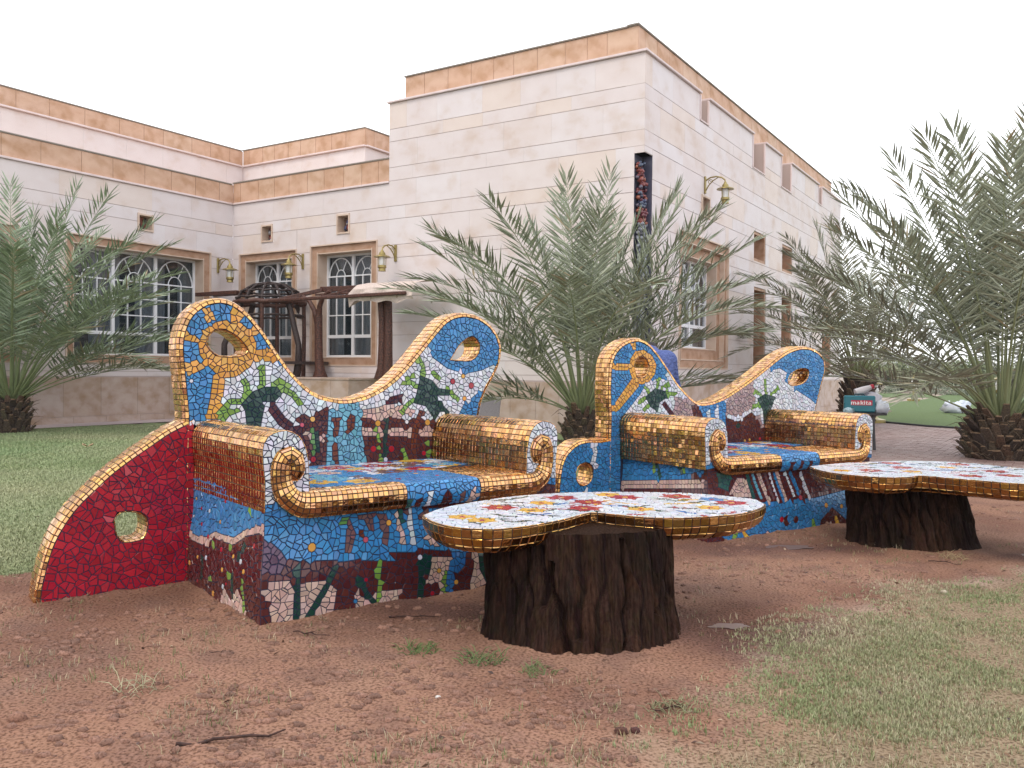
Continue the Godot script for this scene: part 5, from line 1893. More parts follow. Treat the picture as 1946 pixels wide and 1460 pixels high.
func soil_col(x: float, d: float) -> Color:
	var c := Color(0.305, 0.165, 0.112)
	c = c.lerp(Color(0.2, 0.1, 0.068), clampf(nz(x, d, 0.7, 6.0) * 1.9 + 0.25, 0, 1))
	c = c.lerp(Color(0.2, 0.11, 0.083), clampf(nz(x, d, 2.6, 7.0) * 1.6, 0, 0.7))
	# pale dry sand and straw along the edge of the grass
	var g := grassy(x, d)
	var e := clampf(1.0 - absf(g - 0.35) * 2.6, 0, 1) * clampf(0.5 + nz(x, d, 0.8, 8.0) * 1.5, 0, 1)
	c = c.lerp(Color(0.45, 0.34, 0.27), e * 0.75)
	c = c.lerp(Color(0.29, 0.235, 0.15), clampf(g - 0.15, 0, 0.7))
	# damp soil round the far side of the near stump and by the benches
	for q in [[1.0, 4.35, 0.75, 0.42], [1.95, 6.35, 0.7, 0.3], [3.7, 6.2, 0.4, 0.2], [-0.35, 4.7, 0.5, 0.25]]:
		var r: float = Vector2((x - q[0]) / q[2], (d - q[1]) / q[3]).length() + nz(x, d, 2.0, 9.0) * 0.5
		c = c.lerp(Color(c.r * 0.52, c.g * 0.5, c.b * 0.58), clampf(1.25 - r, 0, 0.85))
	return c

func lawn_col(x: float, d: float) -> Color:
	var c := Color(0.2, 0.285, 0.13).lerp(Color(0.33, 0.34, 0.2), clampf(nz(x, d, 0.14, 11.0) * 1.6 + 0.25, 0, 1))
	c = c.lerp(Color(0.17, 0.235, 0.09), clampf(nz(x, d, 0.3, 12.0) * 1.3, 0, 0.8))
	return c

func tufts(called: String, pts: Array, label: String, category: String, blades: int, hgt: float, spread: float) -> void:
	var g := Geo.new()
	for k in blades:
		var a := rng.randf() * TAU
		var o := Vector3(rng.randf_range(-1, 1), 0, rng.randf_range(-1, 1)) * spread * 0.5
		var lean := Vector3(cos(a), 0, sin(a)) * hgt * rng.randf_range(0.1, 0.7)
		var w := Vector3(-sin(a), 0, cos(a)) * 0.0024
		var h := hgt * rng.randf_range(0.6, 1.1)
		var m := o + lean * 0.4 + Vector3(0, h * 0.6, 0)
		var e := o + lean + Vector3(0, h, 0)
		g.tri(o - w, o + w, m + w * 0.7, Color.WHITE, Vector3(0, 1, 0.5))
		g.tri(o - w, m + w * 0.7, m - w * 0.7, Color.WHITE, Vector3(0, 1, 0.5))
		g.tri(m - w * 0.7, m + w * 0.7, e, Color.WHITE, Vector3(0, 1, 0.5))
	var mm := MultiMesh.new()
	mm.transform_format = MultiMesh.TRANSFORM_3D
	mm.use_colors = true
	mm.mesh = g.mesh()
	mm.instance_count = pts.size()
	for i in pts.size():
		var p: Array = pts[i]
		var s: float = p[1]
		mm.set_instance_transform(i, Transform3D(Basis(Vector3.UP, rng.randf() * TAU).scaled(Vector3(s, s * rng.randf_range(0.7, 1.2), s)), p[0]))
		mm.set_instance_color(i, p[2])
	var o := MultiMeshInstance3D.new()
	o.name = numbered(called, self)
	o.multimesh = mm
	o.material_override = M.grass
	add_child(o, true)
	tag(o, label, category)
	o.set_meta("kind", "stuff")

func ground() -> void:
	rng.seed = 404
	gn.frequency = 0.01
	gn.fractal_octaves = 3
	flat_poly("ground", [Vector2(-400, 40), Vector2(400, 40), Vector2(400, -600), Vector2(-400, -600)], -0.02, M.ground)
	var xs := PackedFloat32Array()
	for i in 281:
		xs.append(lerpf(-0.62, 0.66, i / 280.0))
	var zs := PackedFloat32Array()
	var d := 1.6
	while d < 12.5:
		zs.append(d)
		d *= 1.0072
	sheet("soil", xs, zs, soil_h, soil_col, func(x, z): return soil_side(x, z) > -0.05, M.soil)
	var xl := PackedFloat32Array()
	for i in 61:
		xl.append(lerpf(-1.6, 0.45, i / 60.0))
	var zl := PackedFloat32Array()
	d = 1.5
	while d < 24.0:
		zl.append(d)
		d *= 1.03
	var edge := func(x, z):
		var l: Vector3 = BX.affine_inverse() * Vector3(x, 0, -z)
		return l.x < 1.2 and not (l.x < -11.15) and l.z > 0.2 or (l.x < -6.0 and l.z > 0.4 and l.x > -11.15)
	sheet("lawn", xl, zl, func(_x, _z): return -0.004, lawn_col, edge, M.lawn)
	# paved strip along the foot of the left wing
	flat_poly("paved_strip", [Vector2(-12.3, 12), Vector2(-11.2, 12), Vector2(-11.2, 1.0), Vector2(-12.3, 1.0)], 0.006, mat(Color(0.42, 0.34, 0.34), 0.85), BX)
	# far lawn at the right, path and sand beyond it
	var fl := [Vector2(9.9, -23.7), Vector2(10.3, -21.9), Vector2(11.4, -20.3), Vector2(17, -17.5), Vector2(40, -24), Vector2(40, -62), Vector2(30, -60), Vector2(22, -46.5), Vector2(18.6, -42), Vector2(15.5, -37), Vector2(12.2, -29.5)]
	var lm := bump(mat(Color(0.115, 0.18, 0.045), 0.95, M.lawn.albedo_texture, 0.4), M.soil.albedo_texture, 2.0)
	lm.uv1_scale = Vector3(0.4, 0.4, 0.4)
	flat_poly("far_lawn", fl, -0.004, lm)
	flat_poly("far_lawn", [Vector2(19.5, -50), Vector2(25, -50.5), Vector2(29, -61), Vector2(22, -60)], -0.004, lm)
	flat_poly("garden_path", [Vector2(12, -30.5), Vector2(15.5, -37.6), Vector2(19, -43), Vector2(24.5, -50), Vector2(40, -60), Vector2(40, -54), Vector2(28, -47), Vector2(24, -45.5), Vector2(22, -46.8), Vector2(19, -49.6), Vector2(15, -44)], -0.009, mat(Color(0.42, 0.38, 0.4), 0.85))
	# brick paving beside the building
	var pv_poly := PackedVector2Array([Vector2(0.2, -17.5), Vector2(1.9, -17.5), Vector2(2.3, -11), Vector2(2.85, -9.1), Vector2(3.4, -8.35), Vector2(5.1, -7.2), Vector2(9.5, -5.5), Vector2(11, 3.2), Vector2(0.2, 3.2)])
	var bed := flat_poly("brick_paving", Array(pv_poly), 0.0, M.paver_bed, BX)
	var bricks := []
	var by := -17.4
	var row := 0
	while by < 3.2:
		var bx := 0.2 + (0.12 if row % 2 else 0.0)
		while bx < 11.0:
			var p := Vector2(bx + 0.12, by + 0.06)
			if Geometry2D.is_point_in_polygon(p, pv_poly):
				var w: Vector3 = BX * Vector3(p.x, 0, p.y)
				if absf(w.x / -w.z) < 0.66:
					bricks.append([w.length_squared() * (1.0 if w.x / -w.z > 0.38 else 6.0), p])
			bx += 0.24
		by += 0.12
		row += 1
	bricks.sort_custom(func(a, b): return a[0] < b[0])
	var bm := Geo.new()
	bm.box(Vector3.ZERO, Vector3(0.226, 0.03, 0.106), Color.WHITE, Basis(), 0.005)
	var bmesh := bm.mesh()
	var rest := []
	for k in 4:
		rest.append(Geo.new())
	for i in bricks.size():
		var p: Vector2 = bricks[i][1]
		var at := Vector3(p.x, 0.0 + rng.randf_range(-0.002, 0.004), p.y)
		var bs := Basis.from_euler(Vector3(rng.randfn(0, 0.012), rng.randfn(0, 0.012), rng.randfn(0, 0.012)))
		if i < 300:
			part("brick", bmesh, M.paver[rng.randi() % 4], bed, Transform3D(bs, at))
		else:
			rest[rng.randi() % 4].box(at, Vector3(0.226, 0.03, 0.106), Color.WHITE, bs)
	for k in 4:
		part("bricks", rest[k].mesh(), M.paver[k], bed, Transform3D(), "stuff")
	# dark hose along the edge of the paving
	var hose := Geo.new()
	var hp := []
	for q in [Vector3(9.7, 0.03, -24.6), Vector3(9.95, 0.03, -23.3), Vector3(10.3, 0.03, -21.6), Vector3(10.9, 0.03, -20.5), Vector3(11.3, 0.03, -19.3), Vector3(11.2, 0.03, -17.6), Vector3(10.4, 0.03, -15.8)]:
		hp.append(q)
	hose.tube(hp, _same(0.035, hp.size()), 6, Color(0.03, 0.03, 0.035))
	tag(part("hose", hose.mesh(), M.plain, self), "dark hose lying along the edge of the far lawn and brick paving", "hose")

func ground_cover() -> void:
	rng.seed = 91
	# grass of the near corner
	var l := []
	while l.size() < 15000:
		var d := 2.0 + pow(rng.randf(), 1.3) * 4.4
		var x := rng.randf_range(-0.3, 0.68) * (d + 0.4)
		var g := grassy(x, d)
		if rng.randf() > g * clampf(0.5 + nz(x, d, 0.9, 14.0) * 2.6, 0.08, 1) or soil_side(x, d) < 0.4:
			continue
		var c := Color(0.25, 0.265, 0.135).lerp(Color(0.44, 0.375, 0.26), clampf(rng.randf() * 0.9 + nz(x, d, 0.9, 15.0) * 0.9 - g * 0.25, 0, 1))
		c = c.lerp(Color(0.17, 0.235, 0.085), clampf(nz(x, d, 0.5, 16.0) * 2.0, 0, 0.8))
		l.append([Vector3(x, soil_h(x, d) - 0.003, -d), rng.randf_range(0.6, 1.15), c * rng.randf_range(0.8, 1.15)])
	tufts("grass", l, "sparse yellowish green grass on sandy soil in the right foreground", "grass", 7, 0.019, 0.06)
	# mown lawn at the left
	l = []
	while l.size() < 70000:
		var d := 4.6 + pow(rng.randf(), 1.8) * 15.0
		var x := rng.randf_range(-0.64, 0.1) * d
		if soil_side(x, d) > -0.02 or x > -1.0 - (d - 6.0) * 0.02 and d < 9.0:
			continue
		var b: Vector3 = BX.affine_inverse() * Vector3(x, 0, -d)
		if b.x < -11.0 or b.z < 2.2:
			continue
		var c := lawn_col(x, d)
		c = c.lerp(Color(0.42, 0.39, 0.23), rng.randf() * 0.4)
		l.append([Vector3(x, -0.006, -d), rng.randf_range(0.7, 1.3) * (1.0 + d * 0.05), c * rng.randf_range(0.8, 1.2)])
	tufts("lawn_grass", l, "short mown green lawn with pale patches behind the red wing", "grass", 8, 0.018, 0.07)
	# weeds and dry straw scattered over the soil
	l = []
	while l.size() < 3400:
		var d := 2.4 + pow(rng.randf(), 1.5) * 6.0
		var x := rng.randf_range(-0.6, 0.66) * d
		if soil_side(x, d) < 0.15 or nz(x, d, 1.1, 17.0) < rng.randf_range(-0.05, 0.5):
			continue
		l.append([Vector3(x, soil_h(x, d) - 0.002, -d), rng.randf_range(0.4, 1.0), [Color(0.34, 0.27, 0.17), Color(0.25, 0.2, 0.1), Color(0.14, 0.16, 0.06), Color(0.3, 0.24, 0.16)][rng.randi() % 4] * rng.randf_range(0.7, 1.2)])
	tufts("straw", l, "dry straw and thin weeds scattered over the red soil", "straw", 3, 0.035, 0.05)
	# clods
	var cg := Geo.new()
	cg.blob(Vector3.ZERO, Vector3.ONE, Color.WHITE, Basis(), 0.75, 3, 8)
	var mm := MultiMesh.new()
	mm.transform_format = MultiMesh.TRANSFORM_3D
	mm.use_colors = true
	mm.mesh = cg.mesh()
	var cl := []
	while cl.size() < 6000:
		var d := 2.2 + pow(rng.randf(), 1.4) * 6.5
		var x := rng.randf_range(-0.6, 0.66) * d
		if soil_side(x, d) < 0.05 or grassy(x, d) > rng.randf() * 0.8 or nz(x, d, 0.8, 18.0) < rng.randf_range(-0.2, 0.4):
			continue
		cl.append(Vector3(x, soil_h(x, d), -d))
	mm.instance_count = cl.size()
	for i in cl.size():
		var s := 0.003 + 0.018 * pow(rng.randf(), 4.0)
		mm.set_instance_transform(i, Transform3D(Basis.from_euler(Vector3(rng.randf() * 0.4, rng.randf() * TAU, rng.randf() * 0.4)).scaled(Vector3(s * rng.randf_range(0.9, 1.8), s * 0.75, s)), cl[i]))
		var k := rng.randf_range(0.65, 1.15)
		mm.set_instance_color(i, Color(0.27 * k, 0.145 * k, 0.105 * k))
	var o := MultiMeshInstance3D.new()
	o.name = "soil_clods"
	o.multimesh = mm
	o.material_override = M.clod
	add_child(o)
	tag(o, "small reddish brown clods of earth scattered over the bare soil", "clods")
	o.set_meta("kind", "stuff")
	# leaf litter and bark crumbs
	var lg := Geo.new()
	lg.quad(Vector3(-1, 0, 0), Vector3(0, 0.25, 0.45), Vector3(1, 0.1, 0), Vector3(0, 0.25, -0.45), Color.WHITE, Vector3.UP)
	var lm := MultiMesh.new()
	lm.transform_format = MultiMesh.TRANSFORM_3D
	lm.use_colors = true
	lm.mesh = lg.mesh()
	lm.instance_count = 900
	for i in 900:
		var d := 2.3 + pow(rng.randf(), 1.3) * 5.5
		var x := rng.randf_range(-0.58, 0.64) * d
		var s := 0.006 + 0.016 * pow(rng.randf(), 3.0)
		lm.set_instance_transform(i, Transform3D(Basis.from_euler(Vector3(rng.randfn() * 0.3, rng.randf() * TAU, rng.randfn() * 0.3)).scaled(Vector3(s, s, s * 0.6)), Vector3(x, soil_h(x, d) + 0.003, -d)))
		var k := rng.randf_range(0.6, 1.2)
		lm.set_instance_color(i, [Color(0.1, 0.05, 0.035), Color(0.07, 0.035, 0.028), Color(0.33, 0.25, 0.17), Color(0.16, 0.09, 0.05)][rng.randi() % 4] * k)
	var lo := MultiMeshInstance3D.new()
	lo.name = "leaf_litter"
	lo.multimesh = lm
	lo.material_override = M.plain
	add_child(lo)
	tag(lo, "brown flakes of dead leaf and bark strewn over the bare soil", "leaf litter")
	lo.set_meta("kind", "stuff")
	# tufts one can point at
	for q in [[-1.48, 3.46, 0.1, "pale dry grass tuft lying on the soil in the left foreground", Color(0.36, 0.32, 0.2), 40],
			[-0.42, 4.0, 0.09, "green weed tuft at the left foot of the near stump", Color(0.1, 0.15, 0.045), 60],
			[-0.12, 3.86, 0.1, "green weed tuft against the left front of the near stump", Color(0.1, 0.15, 0.05), 70],
			[0.12, 3.72, 0.08, "low green weed on the soil in front of the near stump", Color(0.12, 0.15, 0.055), 50],
			[-2.0, 3.0, 0.08, "grey green weed patch at the bottom left corner", Color(0.14, 0.15, 0.08), 60],
			[0.62, 3.3, 0.09, "grey green dry tuft at the edge of the grass before the near stump", Color(0.2, 0.19, 0.1), 50],
			[3.1, 6.1, 0.1, "straw heap at the foot of the far stump", Color(0.3, 0.22, 0.12), 50]]:
		var g := Geo.new()
		for k in int(q[5]):
			var a := rng.randf() * TAU
			var r: float = q[2] * sqrt(rng.randf())
			var b := Vector3(cos(a) * r, 0, sin(a) * r)
			var h: float = q[2] * rng.randf_range(0.3, 0.75)
			var a2 := rng.randf() * TAU
			var e := b + Vector3(cos(a2) * h * 1.1, h * rng.randf_range(0.2, 1.0), sin(a2) * h * 1.1)
			g.tube([b, b.lerp(e, 0.5) + Vector3(0, h * 0.25, 0), e], [0.0022, 0.0018, 0.0006], 4, q[4] * rng.randf_range(0.7, 1.25), 1.0, false)
		var w := part("grass_tuft", g.mesh(), M.grass, self, Transform3D(Basis(), Vector3(q[0], soil_h(q[0], q[1]) - 0.004, -q[1])))
		tag(w, q[3], "tuft")
	# twigs and bark scraps
	for q in [[-0.5, 4.52, 0.26, 0.1, "long reddish brown bark scrap beside the near bench's front"], [-0.22, 4.5, 0.1, -0.5, "short brown twig between the bark scrap and the near stump"],
			[-0.95, 2.97, 0.36, 0.35, "thin dark twig in the bottom left foreground"], [0.62, 3.3, 0.16, 0.3, "forked brown twig right of the near stump's front"],
			[-0.95, 4.15, 0.2, -0.3, "thin brown stick in front of the near bench"], [-1.3, 3.9, 0.1, 0.2, "small brown stick left of the bench's front corner"], [2.95, 5.9, 0.2, -0.6, "brown stick before the far stump"]]:
		var g := Geo.new()
		var pts := []
		var rd := []
		for k in 7:
			var t := k / 6.0
			pts.append(Vector3((t - 0.5) * q[2], 0.008 + rng.randf_range(-0.003, 0.007), rng.randfn(0, q[2] * 0.03)))
			rd.append(q[2] * 0.028 * (1.0 - 0.6 * t) * rng.randf_range(0.8, 1.2))
		g.tube(pts, rd, 6, Color(0.075, 0.035, 0.026), 0.7)
		g.tube([pts[3], pts[3] + Vector3(q[2] * 0.12, 0.012, q[2] * 0.1), pts[3] + Vector3(q[2] * 0.22, 0.01, q[2] * 0.12)], [q[2] * 0.015, q[2] * 0.01, 0.001], 5, Color(0.085, 0.04, 0.03), 1.0)
		tag(part("twig", g.mesh(), M.boot, self, Transform3D(Basis(Vector3.UP, q[3]), Vector3(q[0], soil_h(q[0], q[1]) + 0.004, -q[1]))), q[4], "twig")
	for q in [[-1.79, 3.15, 0.026, Color(0.3, 0.16, 0.11), "rounded reddish stone in the bottom left foreground"], [-0.28, 3.4, 0.009, Color(0.7, 0.68, 0.66), "tiny white pebble in front of the near table"],
			[2.55, 5.1, 0.016, Color(0.55, 0.48, 0.38), "small cream pebble at the edge of the grass before the far stump"], [0.4, 3.09, 0.02, Color(0.1, 0.04, 0.03), "dark red clod in the foreground below the near stump"], [0.45, 3.1, 0.015, Color(0.09, 0.035, 0.03), "second dark red clod touching the larger one in the foreground"]]:
		var g := Geo.new()
		g.blob(Vector3(0, q[2] * 0.4, 0), Vector3(q[2] * 1.3, q[2] * 0.75, q[2]), q[3], Basis(), 0.3, int(q[2] * 1000), 14)
		tag(part("stone", g.mesh(), M.clod, self, Transform3D(Basis(), Vector3(q[0], soil_h(q[0], q[1]), -q[1]))), q[4], "stone")
	for q in [[1.13, 4.42, 0.17, 0.07, "shallow puddle on dark soil right of the near stump"], [3.72, 6.22, 0.3, 0.12, "small wet puddle right of the far stump"], [2.05, 6.4, 0.3, 0.1, "wet sheen on the soil between far bench and far stump"]]:
		var g := Geo.new()
		var ring_pts := []
		for k in 40:
			var a := TAU * k / 40
			var r: float = 1.0 + 0.45 * nz(cos(a) + q[0], sin(a) + q[1], 1.2, 22.0) + 0.15 * sin(a * 5.0)
			ring_pts.append(Vector3(cos(a) * q[2] * r * 0.6, 0, sin(a) * q[3] * r * 0.7))
		for k in 40:
			g.tri(Vector3.ZERO, ring_pts[k], ring_pts[(k + 1) % 40], Color.WHITE, Vector3.UP)
		tag(part("puddle", g.mesh(), M.puddle, self, Transform3D(Basis(), Vector3(q[0], soil_h(q[0], q[1]) + 0.002, -q[1]))), q[4], "puddle")
	# curled dead leaf on the lawn
	var lf := Geo.new()
	for k in 4:
		var a := k * 1.7
		var d2 := Vector3(cos(a), 0.5, sin(a)) * 0.11
		var sd := Vector3(-sin(a), 0.1, cos(a)) * 0.035
		lf.tri(Vector3.ZERO, d2 * 0.6 + sd, d2, Color(0.4, 0.26, 0.16), Vector3(0, 1, 1))
		lf.tri(Vector3.ZERO, d2, d2 * 0.6 - sd, Color(0.36, 0.22, 0.13), Vector3(0, 1, 1))
	tag(part("dead_leaf", lf.mesh(), M.plain, self, Transform3D(Basis(), Vector3(-6.8, 0.03, -13.95))), "curled tan dead leaf lying on the left lawn", "leaf")

# ---------------------------------------------------------------- person: one skin meshed from a smooth-joined skeleton
func skin(bones: Array, cell: float, k: float, g: Geo, colf: Callable) -> void:
	var lo := Vector3(99, 99, 99)
	var hi := -lo
	for b in bones:
		for e in [[b[0], b[2]], [b[1], b[3]]]:
			lo = lo.min(e[0] - Vector3.ONE * (e[1] + cell * 2))
			hi = hi.max(e[0] + Vector3.ONE * (e[1] + cell * 2))
	var n := Vector3i((hi - lo) / cell) + Vector3i.ONE
	var F := PackedFloat32Array()
	F.resize(n.x * n.y * n.z)
	F.fill(1.0)
	for b in bones:
		var a: Vector3 = b[0]
		var e: Vector3 = b[1]
		var ra: float = b[2]
		var rb: float = b[3]
		var m := maxf(ra, rb) + k + cell * 2
		var l := Vector3i(((a.min(e) - Vector3.ONE * m - lo) / cell).max(Vector3.ZERO))
		var h := Vector3i((a.max(e) + Vector3.ONE * m - lo) / cell) + Vector3i.ONE
		var d := e - a
		var dd := maxf(d.length_squared(), 1e-8)
		for z in range(l.z, mini(h.z, n.z)):
			for y in range(l.y, mini(h.y, n.y)):
				for x in range(l.x, mini(h.x, n.x)):
					var p := lo + Vector3(x, y, z) * cell
					var t := clampf((p - a).dot(d) / dd, 0, 1)
					var s := (p - a - d * t).length() - lerpf(ra, rb, t)
					var i := (z * n.y + y) * n.x + x
					var f := F[i]
					var q := maxf(k - absf(f - s), 0.0) / k
					F[i] = minf(f, s) - q * q * k * 0.25
	var idx := {}
	var P := PackedVector3Array()
	var at := func(x: int, y: int, z: int) -> float: return F[(z * n.y + y) * n.x + x]
	for z in n.z - 1:
		for y in n.y - 1:
			for x in n.x - 1:
				var sum := Vector3()
				var c := 0
				var base := (z * n.y + y) * n.x + x
				var v := [F[base], F[base + 1], F[base + n.x], F[base + n.x + 1], F[base + n.x * n.y], F[base + n.x * n.y + 1], F[base + n.x * n.y + n.x], F[base + n.x * n.y + n.x + 1]]
				var neg := 0
				for q in v:
					if q < 0.0:
						neg += 1
				if neg == 0 or neg == 8:
					continue
				for e in [[0, 1], [2, 3], [4, 5], [6, 7], [0, 2], [1, 3], [4, 6], [5, 7], [0, 4], [1, 5], [2, 6], [3, 7]]:
					var fa: float = v[e[0]]
					var fb: float = v[e[1]]
					if (fa < 0.0) != (fb < 0.0):
						var t := fa / (fa - fb)
						var pa := Vector3(e[0] & 1, (e[0] >> 1) & 1, e[0] >> 2)
						var pb := Vector3(e[1] & 1, (e[1] >> 1) & 1, e[1] >> 2)
						sum += pa.lerp(pb, t)
						c += 1
				idx[base] = P.size()
				P.append(lo + (Vector3(x, y, z) + sum / c) * cell)
	var grad := func(p: Vector3) -> Vector3:
		var q := (p - lo) / cell
		var x := clampi(int(round(q.x)), 1, n.x - 2)
		var y := clampi(int(round(q.y)), 1, n.y - 2)
		var z := clampi(int(round(q.z)), 1, n.z - 2)
		return Vector3(at.call(x + 1, y, z) - at.call(x - 1, y, z), at.call(x, y + 1, z) - at.call(x, y - 1, z), at.call(x, y, z + 1) - at.call(x, y, z - 1)).normalized()
	var N := PackedVector3Array()
	for p in P:
		N.append(grad.call(p))
	var sx := 1
	var sy := n.x
	var sz := n.x * n.y
	for base in idx:
		for ax in 3:
			var st: int = [sx, sy, sz][ax]
			var u: int = [sy, sz, sx][ax]
			var w: int = [sz, sx, sy][ax]
			if (F[base] < 0.0) == (F[base + st] < 0.0):
				continue
			if not (idx.has(base - u) and idx.has(base - w) and idx.has(base - u - w)):
				continue
			var a: int = idx[base]
			var b: int = idx[base - u]
			var c: int = idx[base - u - w]
			var d: int = idx[base - w]
			for tr in [[a, b, c], [a, c, d]]:
				g.trin(P[tr[0]], P[tr[1]], P[tr[2]], N[tr[0]], N[tr[1]], N[tr[2]], colf.call(P[tr[0]]), colf.call(P[tr[1]]), colf.call(P[tr[2]]))

func person() -> void:
	# stands with the back to us, head bowed, hands together at work in front
	var t := thing("person", "person in a blue shirt with head bowed, standing behind the far bench", "person", Transform3D(Basis(Vector3.UP, 0.12), Vector3(1.42, 0, -8.55)))
	var shirt := Color(0.085, 0.12, 0.31)
	var trou := Color(0.05, 0.06, 0.12)
	var sk := Color(0.2, 0.1, 0.06)
	var V := func(x, y, z): return Vector3(x, y, z)
	var bones := []
	for s in [-1.0, 1.0]:
		bones.append([V.call(s * 0.1, 0.92, 0.0), V.call(s * 0.12, 0.5, 0.03), 0.095, 0.062])
		bones.append([V.call(s * 0.12, 0.5, 0.03), V.call(s * 0.13, 0.09, 0.06), 0.06, 0.042])
		bones.append([V.call(s * 0.13, 0.05, 0.07), V.call(s * 0.15, 0.035, -0.12), 0.045, 0.035])
		bones.append([V.call(s * 0.165, 1.42, -0.1), V.call(s * 0.23, 1.16, -0.14), 0.07, 0.05])
		bones.append([V.call(s * 0.23, 1.16, -0.14), V.call(s * 0.1, 1.04, -0.36), 0.047, 0.034])
		bones.append([V.call(s * 0.1, 1.04, -0.36), V.call(s * 0.05, 1.03, -0.44), 0.03, 0.026])
		for f in 4:
			bones.append([V.call(s * (0.05 + 0.012 * f - 0.02), 1.03, -0.44), V.call(s * (0.03 + 0.012 * f - 0.02), 1.0 - 0.006 * absf(f - 1.5), -0.5), 0.009, 0.007])
		bones.append([V.call(s * 0.06, 1.045, -0.41), V.call(s * 0.03, 1.06, -0.47), 0.011, 0.008])
	bones.append([V.call(-0.09, 0.94, 0.0), V.call(0.09, 0.94, 0.0), 0.11, 0.11])
	bones.append([V.call(0, 0.98, 0.0), V.call(0, 1.18, -0.02), 0.125, 0.13])
	bones.append([V.call(-0.06, 1.18, -0.02), V.call(-0.09, 1.38, -0.08), 0.11, 0.105])
	bones.append([V.call(0.06, 1.18, -0.02), V.call(0.09, 1.38, -0.08), 0.11, 0.105])
	bones.append([V.call(-0.13, 1.45, -0.1), V.call(0.13, 1.45, -0.1), 0.075, 0.075])
	bones.append([V.call(0, 1.47, -0.12), V.call(0, 1.5, -0.22), 0.058, 0.055])
	bones.append([V.call(0, 1.5, -0.25), V.call(0, 1.44, -0.34), 0.092, 0.08])
	bones.append([V.call(0, 1.43, -0.36), V.call(0, 1.41, -0.4), 0.03, 0.02])
	var g := Geo.new()
	skin(bones, 0.022, 0.05, g, func(p: Vector3) -> Color:
		if p.z < -0.19 and p.y > 1.36:
			return sk
		if p.z < -0.33:
			return sk
		if p.y < 0.09:
			return Color(0.03, 0.03, 0.03)
		return shirt if p.y > 0.88 else trou)
	part("body", g.mesh(), M.shirt, t)
	var hg := Geo.new()
	hg.blob(Vector3(0, 1.53, -0.28), Vector3(0.09, 0.075, 0.1), Color(0.012, 0.01, 0.009), Basis.from_euler(Vector3(-0.6, 0, 0)), 0.15, 2, 14)
	part("hair", hg.mesh(), M.plain, t)

